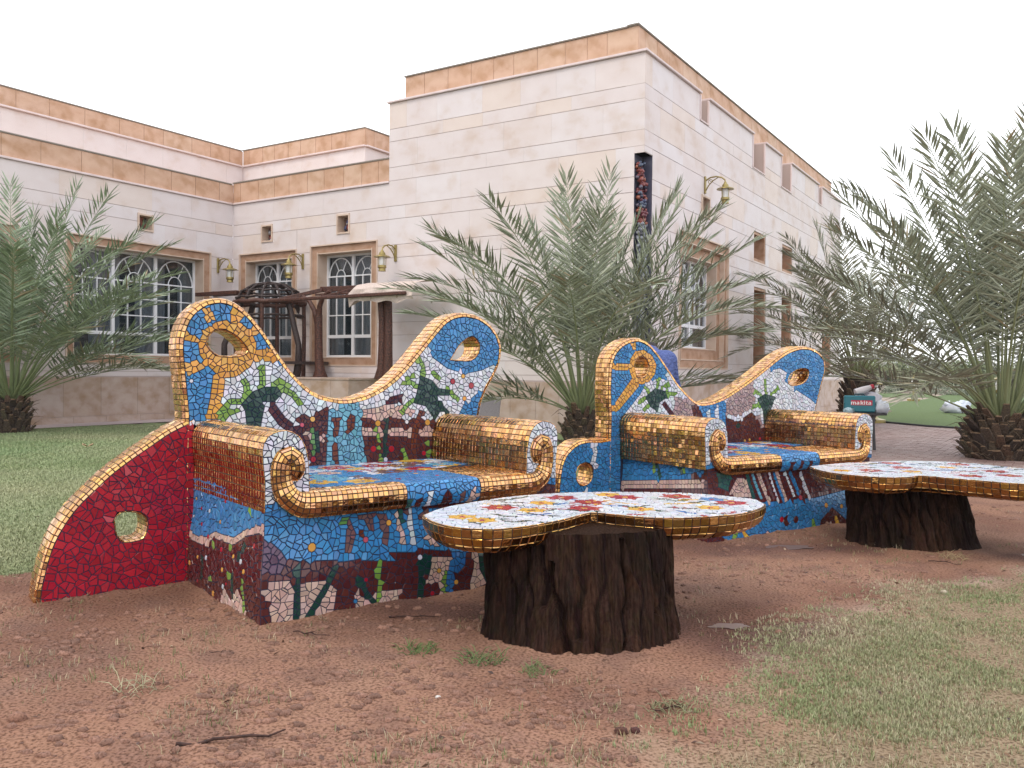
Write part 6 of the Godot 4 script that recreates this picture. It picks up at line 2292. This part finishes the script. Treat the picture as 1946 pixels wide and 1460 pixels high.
# ---------------------------------------------------------------- odds and ends in the distance
func clutter() -> void:
	rng.seed = 12
	var W := Color.WHITE
	# low trestle with tool case and plastic bags behind the far bench
	var T := thing("work_trestle", "dark low trestle behind the far bench carrying the teal case", "trestle", Transform3D(Basis(), Vector3(5.9, 0, -15)))
	var g := Geo.new()
	g.box(Vector3(0, 0.625, 0), Vector3(0.95, 0.04, 0.45), Color(0.05, 0.045, 0.05), Basis(), 0.006)
	part("top", g.mesh(), M.plain, T)
	for sx in [-1, 1]:
		for sz in [-1, 1]:
			var lg := Geo.new()
			lg.tube([Vector3(sx * 0.25, 0.61, sz * 0.18), Vector3(sx * 0.27, 0.0, sz * 0.22)], [0.025, 0.025], 6, Color(0.05, 0.045, 0.05))
			part("leg", lg.mesh(), M.plain, T)
	var C := thing("tool_case", "teal plastic tool case with a red label and white lettering", "tool case", Transform3D(Basis(Vector3.UP, -0.3), Vector3(5.95, 0.647, -14.9)))
	g = Geo.new()
	var teal := Color(0.02, 0.17, 0.22)
	g.box(Vector3(0, 0.15, 0), Vector3(0.5, 0.28, 0.14), teal, Basis(), 0.018)
	g.box(Vector3(0, 0.15, 0), Vector3(0.505, 0.02, 0.125), teal * 0.6, Basis(), 0.004)
	part("shell", g.mesh(), M.slick, C)
	g = Geo.new()
	g.tube([Vector3(-0.08, 0.28, 0), Vector3(-0.07, 0.315, 0), Vector3(0.07, 0.315, 0), Vector3(0.08, 0.28, 0)], [0.014, 0.013, 0.013, 0.014], 7, Color(0.015, 0.06, 0.08))
	part("handle", g.mesh(), M.slick, C)
	g = Geo.new()
	g.box(Vector3(0.03, 0.17, 0.0715), Vector3(0.34, 0.085, 0.004), Color(0.5, 0.02, 0.06))
	var lab := part("label", g.mesh(), M.slick, C)
	var tm := TextMesh.new()
	tm.text = "makita"
	var sf := SystemFont.new()
	sf.font_names = PackedStringArray(["Droid Sans"])
	sf.font_weight = 700
	tm.font = sf
	tm.font_size = 32
	tm.pixel_size = 0.0027
	tm.depth = 0.004
	part("lettering", tm, mat(Color(0.8, 0.8, 0.8), 0.5), lab, Transform3D(Basis.from_scale(Vector3(1.15, 1, 1)), Vector3(0.02, 0.168, 0.0765)))
	var bag := func(at: Vector3, r: Vector3, col: Color, sd: int, label: String) -> void:
		var b := Geo.new()
		b.blob(Vector3(0, r.y * 0.8, 0), r, col, Basis(), 0.55, sd, 18)
		for k in 5:
			b.blob(Vector3(rng.randf_range(-0.6, 0.6) * r.x, r.y * rng.randf_range(0.9, 1.6), rng.randf_range(-0.4, 0.4) * r.z), r * rng.randf_range(0.3, 0.5), col * rng.randf_range(0.85, 1.1), Basis.from_euler(Vector3(rng.randf(), rng.randf(), rng.randf())), 0.9, sd + k, 10)
		tag(part("plastic_bag", b.mesh(), M.slick, self, Transform3D(Basis(), at)), label, "bag")
	bag.call(Vector3(6.22, 0.645, -15.12), Vector3(0.2, 0.2, 0.12), Color(0.62, 0.6, 0.66), 3, "crumpled pale plastic bag standing behind the teal tool case")
	bag.call(Vector3(6.3, 0.645, -14.85), Vector3(0.13, 0.12, 0.12), Color(0.6, 0.64, 0.72), 9, "bluish white plastic bag to the right of the teal tool case")
	bag.call(Vector3(5.72, 0.645, -14.78), Vector3(0.09, 0.05, 0.06), Color(0.4, 0.55, 0.62), 14, "small pale blue rag in front of the teal tool case")
	bag.call(Vector3(15.3, 0.0, -30.0), Vector3(0.5, 0.2, 0.3), Color(0.62, 0.66, 0.76), 21, "white plastic bag lying on the far lawn")
	g = Geo.new()
	g.tube([Vector3(-0.16, 0.0, 0), Vector3(-0.02, 0.05, 0), Vector3(0.1, 0.1, 0)], [0.07, 0.065, 0.04], 10, Color(0.65, 0.6, 0.62))
	g.tube([Vector3(0.1, 0.1, 0), Vector3(0.15, 0.12, 0)], [0.045, 0.04], 10, Color(0.45, 0.03, 0.05))
	tag(part("bottle", g.mesh(), M.slick, self, Transform3D(Basis(), Vector3(6.1, 0.98, -15.05))), "pale bottle with a red cap lying on top of the plastic bag", "bottle")
	# leaning slab by the plinth
	var S := Geo.new()
	S.box(Vector3(0, 0.4, 0), Vector3(0.55, 0.8, 0.04), W, Basis(), 0.006)
	tag(part("stone_slab", S.mesh(), M.granite, self, Transform3D(BX.basis * Basis(Vector3.RIGHT, -0.16) * Basis(Vector3.UP, 0.5), Vector3(-0.56, 0, -17.6))), "grey speckled stone slab leaning on the plinth behind the near bench", "slab")
	garden_lamp(Vector3(9.65, 0, -23.2), 1.25, "brass garden lantern right behind the teal tool case")
	garden_lamp(Vector3(20.07, 0, -43.5), 1.3, "brass garden lantern on a round base in the middle of the far lawn")
	garden_lamp(Vector3(15.84, 0, -28.3), 1.4, "brass garden lantern half hidden by the right palm")
	# shrubs closing the garden
	for k in 30:
		var d := rng.randf_range(64, 105)
		var x := d * lerpf(0.385, 0.63, (k + rng.randf() * 0.9) / 30.0)
		var h := rng.randf_range(1.8, 3.6) if k > 1 else 4.0
		var tone := [Color(0.17, 0.2, 0.1), Color(0.2, 0.21, 0.13), Color(0.14, 0.17, 0.09)][k % 3] as Color
		var s := thing("garden_shrub", "dull green shrub along the far edge of the garden", "shrub", Transform3D(Basis(), Vector3(x, 0, -d)), "shrubs along the far edge of the garden")
		var tg := Geo.new()
		for j in 4:
			var a := rng.randf() * TAU
			tg.tube([Vector3.ZERO, Vector3(cos(a) * h * 0.12, h * 0.3, sin(a) * h * 0.12), Vector3(cos(a) * h * 0.3, h * 0.65, sin(a) * h * 0.3)], [0.07, 0.05, 0.02], 5, Color(0.1, 0.075, 0.05), 1.0, false)
		part("stems", tg.mesh(), M.boot, s)
		var lg := Geo.new()
		var lobes := []
		for j in 7:
			lobes.append([Vector3(rng.randf_range(-0.75, 0.75) * h, rng.randf_range(0.25, 0.72) * h, rng.randf_range(-0.4, 0.4) * h), h * rng.randf_range(0.2, 0.36)])
		for j in 900:
			var lb: Array = lobes[j % 7]
			var dv := Vector3(rng.randfn(), rng.randfn(), rng.randfn()).normalized()
			var p: Vector3 = lb[0] + dv * lb[1] * pow(rng.randf(), 0.35)
			p.y = maxf(p.y, 0.05)
			var u := Vector3(rng.randfn(), rng.randfn(), rng.randfn()).normalized() * 0.16
			var v := u.cross(dv).normalized() * 0.07
			var kk := rng.randf_range(0.65, 1.3)
			lg.tri(p - v, p + v, p + u, Color(tone.r * kk, tone.g * kk, tone.b * kk), dv)
			lg.tri(p - v, p + v, p - u, Color(tone.r * kk, tone.g * kk, tone.b * kk), dv)
		part("foliage", lg.mesh(), M.grass, s, Transform3D(), "stuff")
	# low bushes nearer, on the sand
	for k in 7:
		var d := rng.randf_range(52, 62)
		var x := d * lerpf(0.43, 0.6, (k + rng.randf()) / 7.0)
		var h := rng.randf_range(0.5, 0.9)
		var lg := Geo.new()
		for j in 500:
			var dv := Vector3(rng.randfn(), absf(rng.randfn()), rng.randfn()).normalized()
			var p := dv * Vector3(h * 1.8, h, h) * pow(rng.randf(), 0.4)
			var u := Vector3(rng.randfn(), rng.randfn(), rng.randfn()).normalized() * 0.12
			var v := u.cross(dv).normalized() * 0.05
			var kk := rng.randf_range(0.65, 1.3)
			lg.tri(p - v, p + v, p + u, Color(0.19 * kk, 0.21 * kk, 0.15 * kk), dv)
		tag(part("low_bush", lg.mesh(), M.grass, self, Transform3D(Basis(), Vector3(x, 0, -d))), "low grey green bush on the sand beyond the far lawn", "bush", "low bushes on the sand")

func _ready() -> void:
	# camera, sky, light
	var cam := Camera3D.new()
	cam.name = "camera"
	cam.keep_aspect = Camera3D.KEEP_HEIGHT
	cam.fov = 47.6
	cam.near = 0.05
	cam.far = 1200.0
	var right := Vector3(0.99996, 0.0087, -0.00013)
	var up := Vector3(-0.0087, 0.99986, -0.0145)
	var back := right.cross(up)
	cam.transform = Transform3D(Basis(right.normalized(), up.normalized(), back.normalized()).orthonormalized(), EYE)
	add_child(cam)
	cam.current = true
	var env := Environment.new()
	env.background_mode = Environment.BG_SKY
	var sm := ProceduralSkyMaterial.new()
	sm.sky_top_color = Color(0.93, 0.95, 0.985)
	sm.sky_horizon_color = Color(0.985, 0.985, 0.99)
	sm.sky_curve = 0.3
	sm.ground_horizon_color = Color(0.6, 0.55, 0.5)
	sm.ground_bottom_color = Color(0.4, 0.34, 0.3)
	sm.sun_angle_max = 0.0
	sm.sky_energy_multiplier = 1.2
	var sky := Sky.new()
	sky.sky_material = sm
	env.sky = sky
	env.ambient_light_source = Environment.AMBIENT_SOURCE_SKY
	env.tonemap_mode = Environment.TONE_MAPPER_LINEAR
	env.tonemap_exposure = 1.4
	env.sdfgi_enabled = true
	env.ssao_enabled = true
	env.ssil_enabled = true
	env.fog_enabled = true
	env.fog_density = 0.0004
	env.fog_light_color = Color(0.93, 0.94, 0.96)
	var we := WorldEnvironment.new()
	we.name = "environment"
	we.environment = env
	add_child(we)
	var sun := DirectionalLight3D.new()
	sun.name = "sun"
	sun.light_energy = 0.35
	sun.light_color = Color(1.0, 0.965, 0.92)
	sun.light_angular_distance = 25.0
	sun.shadow_enabled = true
	sun.basis = Basis.looking_at(Vector3(0.35, -0.8, -0.5))
	add_child(sun)

	rng.seed = 1
	BX = Transform3D(Basis(Vector3(cos(0.56575), 0, sin(0.56575)), Vector3.UP, Vector3(-sin(0.56575), 0, cos(0.56575))), Vector3(2.614, 0, -17.509))
	make_materials()
	ground()
	building()
	pergola()
	var OUT := Basis()
	var RT := Basis(Vector3(0, 0, -1), Vector3.UP, Vector3(1, 0, 0))
	wall_lamp(Vector3(XW, 4.1, 0.51), RT, "brass wall lantern in the inner corner, leftmost on the building")
	wall_lamp(Vector3(-9.54, 4.1, 0), OUT, "brass wall lantern between the two arched windows")
	wall_lamp(Vector3(-6.43, 4.11, 0), OUT, "brass wall lantern right of the second arched window")
	wall_lamp(Vector3(0, 5.69, -3.44), RT, "brass wall lantern high on the shaded right face")

	# benches
	rng.seed = 2024
	var a1 := deg_to_rad(52.0)
	bench({"label": "nearer mosaic bench with red side wing and golden arms", "tile": 0.035, "wing_top": 0.975, "xf": Transform3D(Basis(Vector3(sin(a1), 0, -cos(a1)), Vector3.UP, Vector3(cos(a1), 0, sin(a1))), Vector3(-1.976, 0, -5.135)),
		"outline": [0.072, 1.008, 0.057, 1.176, 0.039, 1.365, 0.036, 1.437, 0.046, 1.51, 0.074, 1.584, 0.11, 1.632, 0.175, 1.68, 0.257, 1.699, 0.333, 1.682, 0.41, 1.629, 0.504, 1.526, 0.601, 1.39, 0.7, 1.266, 0.801, 1.169, 0.904, 1.107, 1.052, 1.075, 1.158, 1.078, 1.267, 1.103, 1.378, 1.151, 1.491, 1.226, 1.607, 1.333, 1.71, 1.443, 1.8, 1.542, 1.892, 1.636, 1.97, 1.679, 2.066, 1.696, 2.18, 1.681, 2.281, 1.631, 2.349, 1.559, 2.381, 1.472, 2.368, 1.376, 2.318, 1.28, 2.244, 1.172, 2.195, 1.065, 2.171, 0.938],
		"holes": [[0.176, 1.493, 0.213, 1.531, 0.265, 1.543, 0.333, 1.52, 0.395, 1.469, 0.434, 1.417, 0.411, 1.386, 0.334, 1.37, 0.243, 1.376, 0.191, 1.412, 0.172, 1.448], [1.934, 1.376, 1.973, 1.436, 2.02, 1.496, 2.084, 1.544, 2.141, 1.557, 2.19, 1.521, 2.202, 1.467, 2.175, 1.407, 2.11, 1.372, 2.021, 1.371]],
		"wing": [0.1, 0.985, -0.044, 0.915, -0.14, 0.85, -0.248, 0.778, -0.353, 0.7, -0.442, 0.617, -0.53, 0.529, -0.591, 0.446, -0.64, 0.357, -0.67, 0.274, -0.693, 0.183, -0.711, 0.093, -0.723, -0.02, 0.1, -0.02],
		"wing_arc": 13, "wing_hole": [-0.348, 0.436, -0.326, 0.475, -0.28, 0.485, -0.221, 0.475, -0.173, 0.447, -0.16, 0.403, -0.166, 0.354, -0.187, 0.313, -0.24, 0.302, -0.3, 0.305, -0.336, 0.351], "wing_motif": [], "wing_base": "red", "wing_tile": 0.04,
		"uL": 0.065, "uR": 2.06, "nf": 1.12, "n0": 1.085, "seat_y": 0.67, "arm": [0.087], "arm_right": 2.03, "arm_inner": 0.335, "roll_w": 0.068,
		"arm_profile": [0.1, 0.58, 0.1, 0.74, 0.09, 0.82, 0.087, 0.891, 0.094, 0.93, 0.118, 0.965, 0.16, 0.983, 0.21, 0.989, 0.261, 0.971, 0.296, 0.937, 0.318, 0.888, 0.33, 0.83, 0.335, 0.764, 0.338, 0.62],
		"scroll": [0.45, 0.602, 0.068, 0.31, 0.604, 0.067, 0.25, 0.625, 0.06, 0.207, 0.665, 0.06, 0.186, 0.726, 0.055, 0.182, 0.785, 0.054, 0.19, 0.836, 0.052, 0.213, 0.86, 0.052, 0.24, 0.853, 0.052, 0.258, 0.826, 0.052, 0.262, 0.796, 0.05, 0.256, 0.766, 0.042, 0.244, 0.75, 0.03, 0.232, 0.748, 0.016],
		"band": [0.9, 1.4], "back": MOTIF_BACK1, "front": MOTIF_FRONT1, "front_base": "brown", "side": MOTIF_SIDE1, "side_base": "brown",
		"band_motif": [["p", "brown", [0.95, 0.21, 0.96, 0.13, 0.99, 0.12, 1.0, 0.21]], ["s", "white", 0.03, [1.04, 0.21, 1.05, 0.13, 1.06, 0.09]], ["p", "brown", [1.13, 0.21, 1.14, 0.12, 1.17, 0.085, 1.2, 0.12, 1.21, 0.21]], ["s", "mauve", 0.03, [1.27, 0.21, 1.28, 0.11]], ["p", "peach", [1.31, 0.21, 1.33, 0.11, 1.36, 0.08, 1.38, 0.14, 1.37, 0.21]], ["s", "dark2", 0.025, [0.92, 0.21, 0.915, 0.13]]]})
	var a2 := deg_to_rad(57.4)
	bench({"label": "farther mosaic bench with blue side wing, beside the far table", "tile": 0.035, "wing_top": 0.725, "xf": Transform3D(Basis(Vector3(sin(a2), 0, -cos(a2)), Vector3.UP, Vector3(cos(a2), 0, sin(a2))), Vector3(0.888, 0, -7.352)),
		"outline": [-0.056, 0.933, -0.066, 1.108, -0.064, 1.251, -0.055, 1.363, -0.016, 1.451, 0.056, 1.516, 0.149, 1.555, 0.244, 1.564, 0.352, 1.523, 0.462, 1.426, 0.575, 1.303, 0.689, 1.178, 0.805, 1.085, 0.899, 1.024, 0.993, 1.001, 1.136, 1.013, 1.306, 1.063, 1.48, 1.141, 1.657, 1.23, 1.838, 1.33, 1.997, 1.423, 2.159, 1.499, 2.325, 1.539, 2.468, 1.538, 2.598, 1.497, 2.673, 1.432, 2.69, 1.336, 2.648, 1.222, 2.593, 1.069, 2.552, 0.956],
		"holes": [[0.183, 1.365, 0.204, 1.414, 0.256, 1.443, 0.31, 1.429, 0.35, 1.375, 0.355, 1.318, 0.323, 1.269, 0.259, 1.252, 0.206, 1.281], [2.137, 1.221, 2.177, 1.295, 2.273, 1.342, 2.386, 1.357, 2.457, 1.335, 2.45, 1.269, 2.389, 1.212, 2.277, 1.184, 2.179, 1.184]],
		"wing": [0.045, 0.735, -0.158, 0.71, -0.278, 0.714, -0.375, 0.706, -0.452, 0.67, -0.519, 0.611, -0.556, 0.536, -0.574, 0.452, -0.585, 0.345, -0.59, 0.2, -0.59, -0.02, 0.045, -0.02],
		"wing_arc": 11, "wing_hole": [-0.427, 0.475, -0.402, 0.528, -0.354, 0.552, -0.295, 0.549, -0.251, 0.512, -0.245, 0.449, -0.273, 0.388, -0.332, 0.36, -0.391, 0.372, -0.42, 0.42], "wing_motif": MOTIF_WING2, "wing_base": "blue", "wing_tile": 0.036,
		"uL": 0.04, "uR": 2.08, "nf": 1.03, "n0": 1.0, "seat_y": 0.65, "arm": [0.028], "arm_right": 2.06, "arm_inner": 0.27, "roll_w": 0.066,
		"arm_profile": [0.04, 0.57, 0.035, 0.74, 0.028, 0.82, 0.03, 0.875, 0.042, 0.91, 0.065, 0.936, 0.11, 0.954, 0.17, 0.955, 0.215, 0.935, 0.245, 0.9, 0.26, 0.85, 0.268, 0.78, 0.272, 0.6],
		"scroll": [0.4, 0.584, 0.066, 0.26, 0.588, 0.065, 0.19, 0.61, 0.058, 0.147, 0.65, 0.056, 0.126, 0.7, 0.052, 0.122, 0.755, 0.051, 0.13, 0.805, 0.05, 0.15, 0.828, 0.05, 0.176, 0.822, 0.05, 0.193, 0.796, 0.049, 0.197, 0.768, 0.047, 0.192, 0.742, 0.04, 0.18, 0.726, 0.028, 0.168, 0.724, 0.015],
		"band": [0.84, 1.3], "back": [["p", "blue", [-0.1, 0.6, 0.1, 0.6, 0.1, 0.98, -0.1, 0.98]]] + MOTIF_BACK2, "front": MOTIF_FRONT2, "front_base": "brown", "side": MOTIF_SIDE2, "side_base": "brown",
		"band_motif": [["p", "brown", [0.93, 0.21, 0.95, 0.1, 0.97, 0.1, 1.0, 0.21]], ["p", "brown", [1.05, 0.21, 1.07, 0.1, 1.09, 0.1, 1.11, 0.21]], ["p", "brown", [1.16, 0.21, 1.18, 0.1, 1.2, 0.1, 1.23, 0.21]]]})
	table({"label": "nearer butterfly-shaped mosaic table on a broad dark stump", "xf": Transform3D(Basis(), Vector3(0.46, 0, -4.55)), "seed": 3, "bottom": 0.485, "top": 0.455, "squash": 0.85, "stump_at": Vector3(-0.1, 0, 0.21),
		"outline": [-0.896, 0.204, -0.843, 0.354, -0.731, 0.506, -0.558, 0.565, -0.388, 0.475, -0.203, 0.277, -0.083, 0.099, -0.026, 0.062, 0.099, 0.135, 0.248, 0.207, 0.411, 0.203, 0.709, 0.073, 0.914, -0.186, 0.943, -0.34, 0.907, -0.48, 0.58, -0.677, 0.044, -0.689, -0.371, -0.53, -0.666, -0.247, -0.822, -0.018],
		"flowers": [["yellow2", -0.7, 0.25], ["yellow2", -0.6, 0.34], ["red", -0.52, -0.06], ["yellow2", -0.29, -0.235], ["red", -0.17, -0.44], ["red", -0.03, -0.285], ["red", -0.07, -0.06], ["yellow2", 0.11, -0.58], ["red", 0.2, -0.48], ["yellow2", 0.23, -0.05], ["red", 0.51, -0.54], ["red", 0.77, -0.3], ["yellow2", 0.61, -0.12], ["blue", 0.69, -0.43], ["yellow2", -0.35, 0.02]]})
	table({"label": "farther butterfly-shaped mosaic table at the right edge", "xf": Transform3D(Basis(), Vector3(3.2, 0, -6.75)), "seed": 8, "bottom": 0.455, "top": 0.42, "squash": 0.85, "stump_at": Vector3(-0.13, 0, 0.1),
		"outline": [-0.859, -0.056, -0.87, 0.2, -0.796, 0.429, -0.577, 0.612, -0.38, 0.58, -0.253, 0.49, -0.11, 0.62, 0.011, 0.73, 0.238, 0.921, 0.5, 0.95, 0.78, 0.78, 0.92, 0.45, 0.84, 0.12, 0.72, -0.15, 0.536, -0.45, 0.2, -0.56, -0.2, -0.45, -0.513, -0.318],
		"flowers": [["yellow2", -0.72, 0.221], ["red", -0.489, 0.197], ["red", -0.153, -0.029], ["yellow2", -0.2, 0.238], ["red", 0.426, -0.3], ["red", 0.454, 0.189], ["yellow2", 0.21, -0.057], ["red", 0.405, 0.463], ["red", -0.1, -0.35], ["yellow2", 0.6, 0.6], ["red", 0.1, 0.5]]})

	# palms
	rng.seed = 31
	var f := []
	ring(f, 8, 1.42, 0.3, 3.96, 0.2)
	ring(f, 11, 1.2, 0.65, 4.05, 0.4)
	ring(f, 12, 0.98, 0.95, 3.96, 0.1)
	ring(f, 10, 0.75, 1.1, 3.60, 0.3, 0.6)
	f.append_array([[1.3, 1.2, 4.50, 0.35], [1.75, 1.15, 4.41, 0.5], [1.5, 0.95, 4.23, 0.75], [1.2, 0.85, 4.14, 0.85], [1.85, 0.75, 4.05, 0.8], [1.55, 0.6, 3.87, 0.7], [1.8, 0.45, 3.60, 0.75, 0.5], [1.35, 0.42, 3.42, 0.6, 0.8], [2.2, 0.7, 3.78, 0.9]])
	palm({"label": "grey green date palm on the left lawn, cut by the frame", "seed": 32, "at": Vector3(-9.95, 0, -17.3), "trunk_r": 0.34, "trunk_h": 0.75, "boots": 70, "fibres": 60, "fronds": f, "leaf": 0.69, "pairs": 46, "tone": Color(0.221, 0.277, 0.174)})
	rng.seed = 41
	f = []
	ring(f, 6, 1.42, 0.3, 3.6, 0.5)
	ring(f, 10, 1.2, 0.65, 3.7, 0.1)
	ring(f, 12, 0.98, 0.95, 3.7, 0.3)
	ring(f, 5, 0.82, 1.0, 3.2, 0.0, 0.5)
	f.append_array([[-1.7, 0.98, 3.39, 0.85], [-1.45, 0.85, 3.22, 0.8], [-1.9, 1.12, 3.48, 0.6], [1.6, 0.95, 3.31, 0.85], [1.4, 0.8, 3.13, 0.85], [1.75, 1.15, 3.57, 0.5], [-0.4, 1.42, 3.65, 0.15], [1.5, 1.28, 3.9, 0.2], [1.15, 1.3, 3.7, 0.3], [1.9, 1.25, 3.9, 0.3], [1.35, 1.18, 3.6, 0.45], [1.75, 1.08, 3.6, 0.55], [0.5, 1.45, 3.74, 0.12], [1.7, 0.35, 2.52, 0.35, 0.3], [1.45, 0.5, 2.70, 0.7, 0.4], [-1.55, 0.5, 2.26, 0.7, 0.4], [-1.2, 0.4, 2.00, 0.9, 0.4]])
	palm({"label": "date palm between the two benches", "seed": 42, "at": Vector3(1.15, 0, -14.2), "trunk_r": 0.3, "trunk_h": 0.72, "boots": 70, "fibres": 60, "fronds": f, "leaf": 0.69, "pairs": 42, "tone": Color(0.239, 0.265, 0.183)})
	rng.seed = 51
	f = []
	ring(f, 7, 1.42, 0.35, 3.72, 0.5)
	ring(f, 9, 1.15, 0.75, 3.72, 0.1)
	ring(f, 10, 0.9, 1.05, 3.53, 0.3)
	ring(f, 9, 0.6, 1.1, 3.16, 0.0, 0.6)
	f.append_array([[-1.6, 1.05, 3.91, 0.8], [-1.4, 0.8, 3.63, 0.9], [-1.8, 0.6, 3.35, 0.8], [-1.2, 1.2, 4.00, 0.5], [-1.55, 0.3, 2.79, 0.6, 0.5]])
	palm({"label": "date palm at the far corner of the building", "seed": 52, "at": Vector3(8.75, 0, -22.0), "trunk_r": 0.42, "trunk_h": 1.35, "boots": 90, "fibres": 60, "fronds": f, "leaf": 0.69, "pairs": 42, "tone": Color(0.245, 0.254, 0.183)})
	rng.seed = 61
	f = []
	ring(f, 9, 1.44, 0.22, 4.30, 0.2)
	ring(f, 11, 1.25, 0.45, 4.30, 0.5)
	ring(f, 12, 1.02, 0.75, 3.96, 0.1)
	ring(f, 6, 0.75, 1.0, 3.44, 0.4, 0.5)
	f.append_array([[-1.5, 1.08, 4.21, 0.35], [-1.2, 1.18, 4.30, 0.3], [-1.75, 0.9, 3.96, 0.5, 0.3], [-1.4, 0.62, 3.61, 0.6, 0.4], [-1.6, 0.45, 3.10, 0.6, 0.6], [-0.9, 1.3, 4.39, 0.25], [-0.2, 1.42, 4.39, 0.15], [0.6, 1.38, 4.39, 0.15]])
	palm({"label": "large date palm at the right edge of the picture", "seed": 62, "at": Vector3(7.6, 0, -13.5), "trunk_r": 0.5, "trunk_h": 0.72, "boots": 120, "fibres": 160, "fronds": f, "leaf": 0.80, "pairs": 46, "tone": Color(0.239, 0.26, 0.183)})
	rng.seed = 71
	f = []
	ring(f, 9, 1.0, 1.5, 3.40, 0.2)
	ring(f, 9, 0.6, 1.7, 3.20, 0.5)
	palm({"label": "small drooping palm far off beyond the lawn", "seed": 72, "at": Vector3(29.5, 0, -66), "trunk_r": 0.3, "trunk_h": 1.4, "boots": 20, "fibres": 0, "fronds": f, "leaf": 0.69, "pairs": 24, "tone": Color(0.227, 0.254, 0.125)})
	person()
	clutter()
	ground_cover()
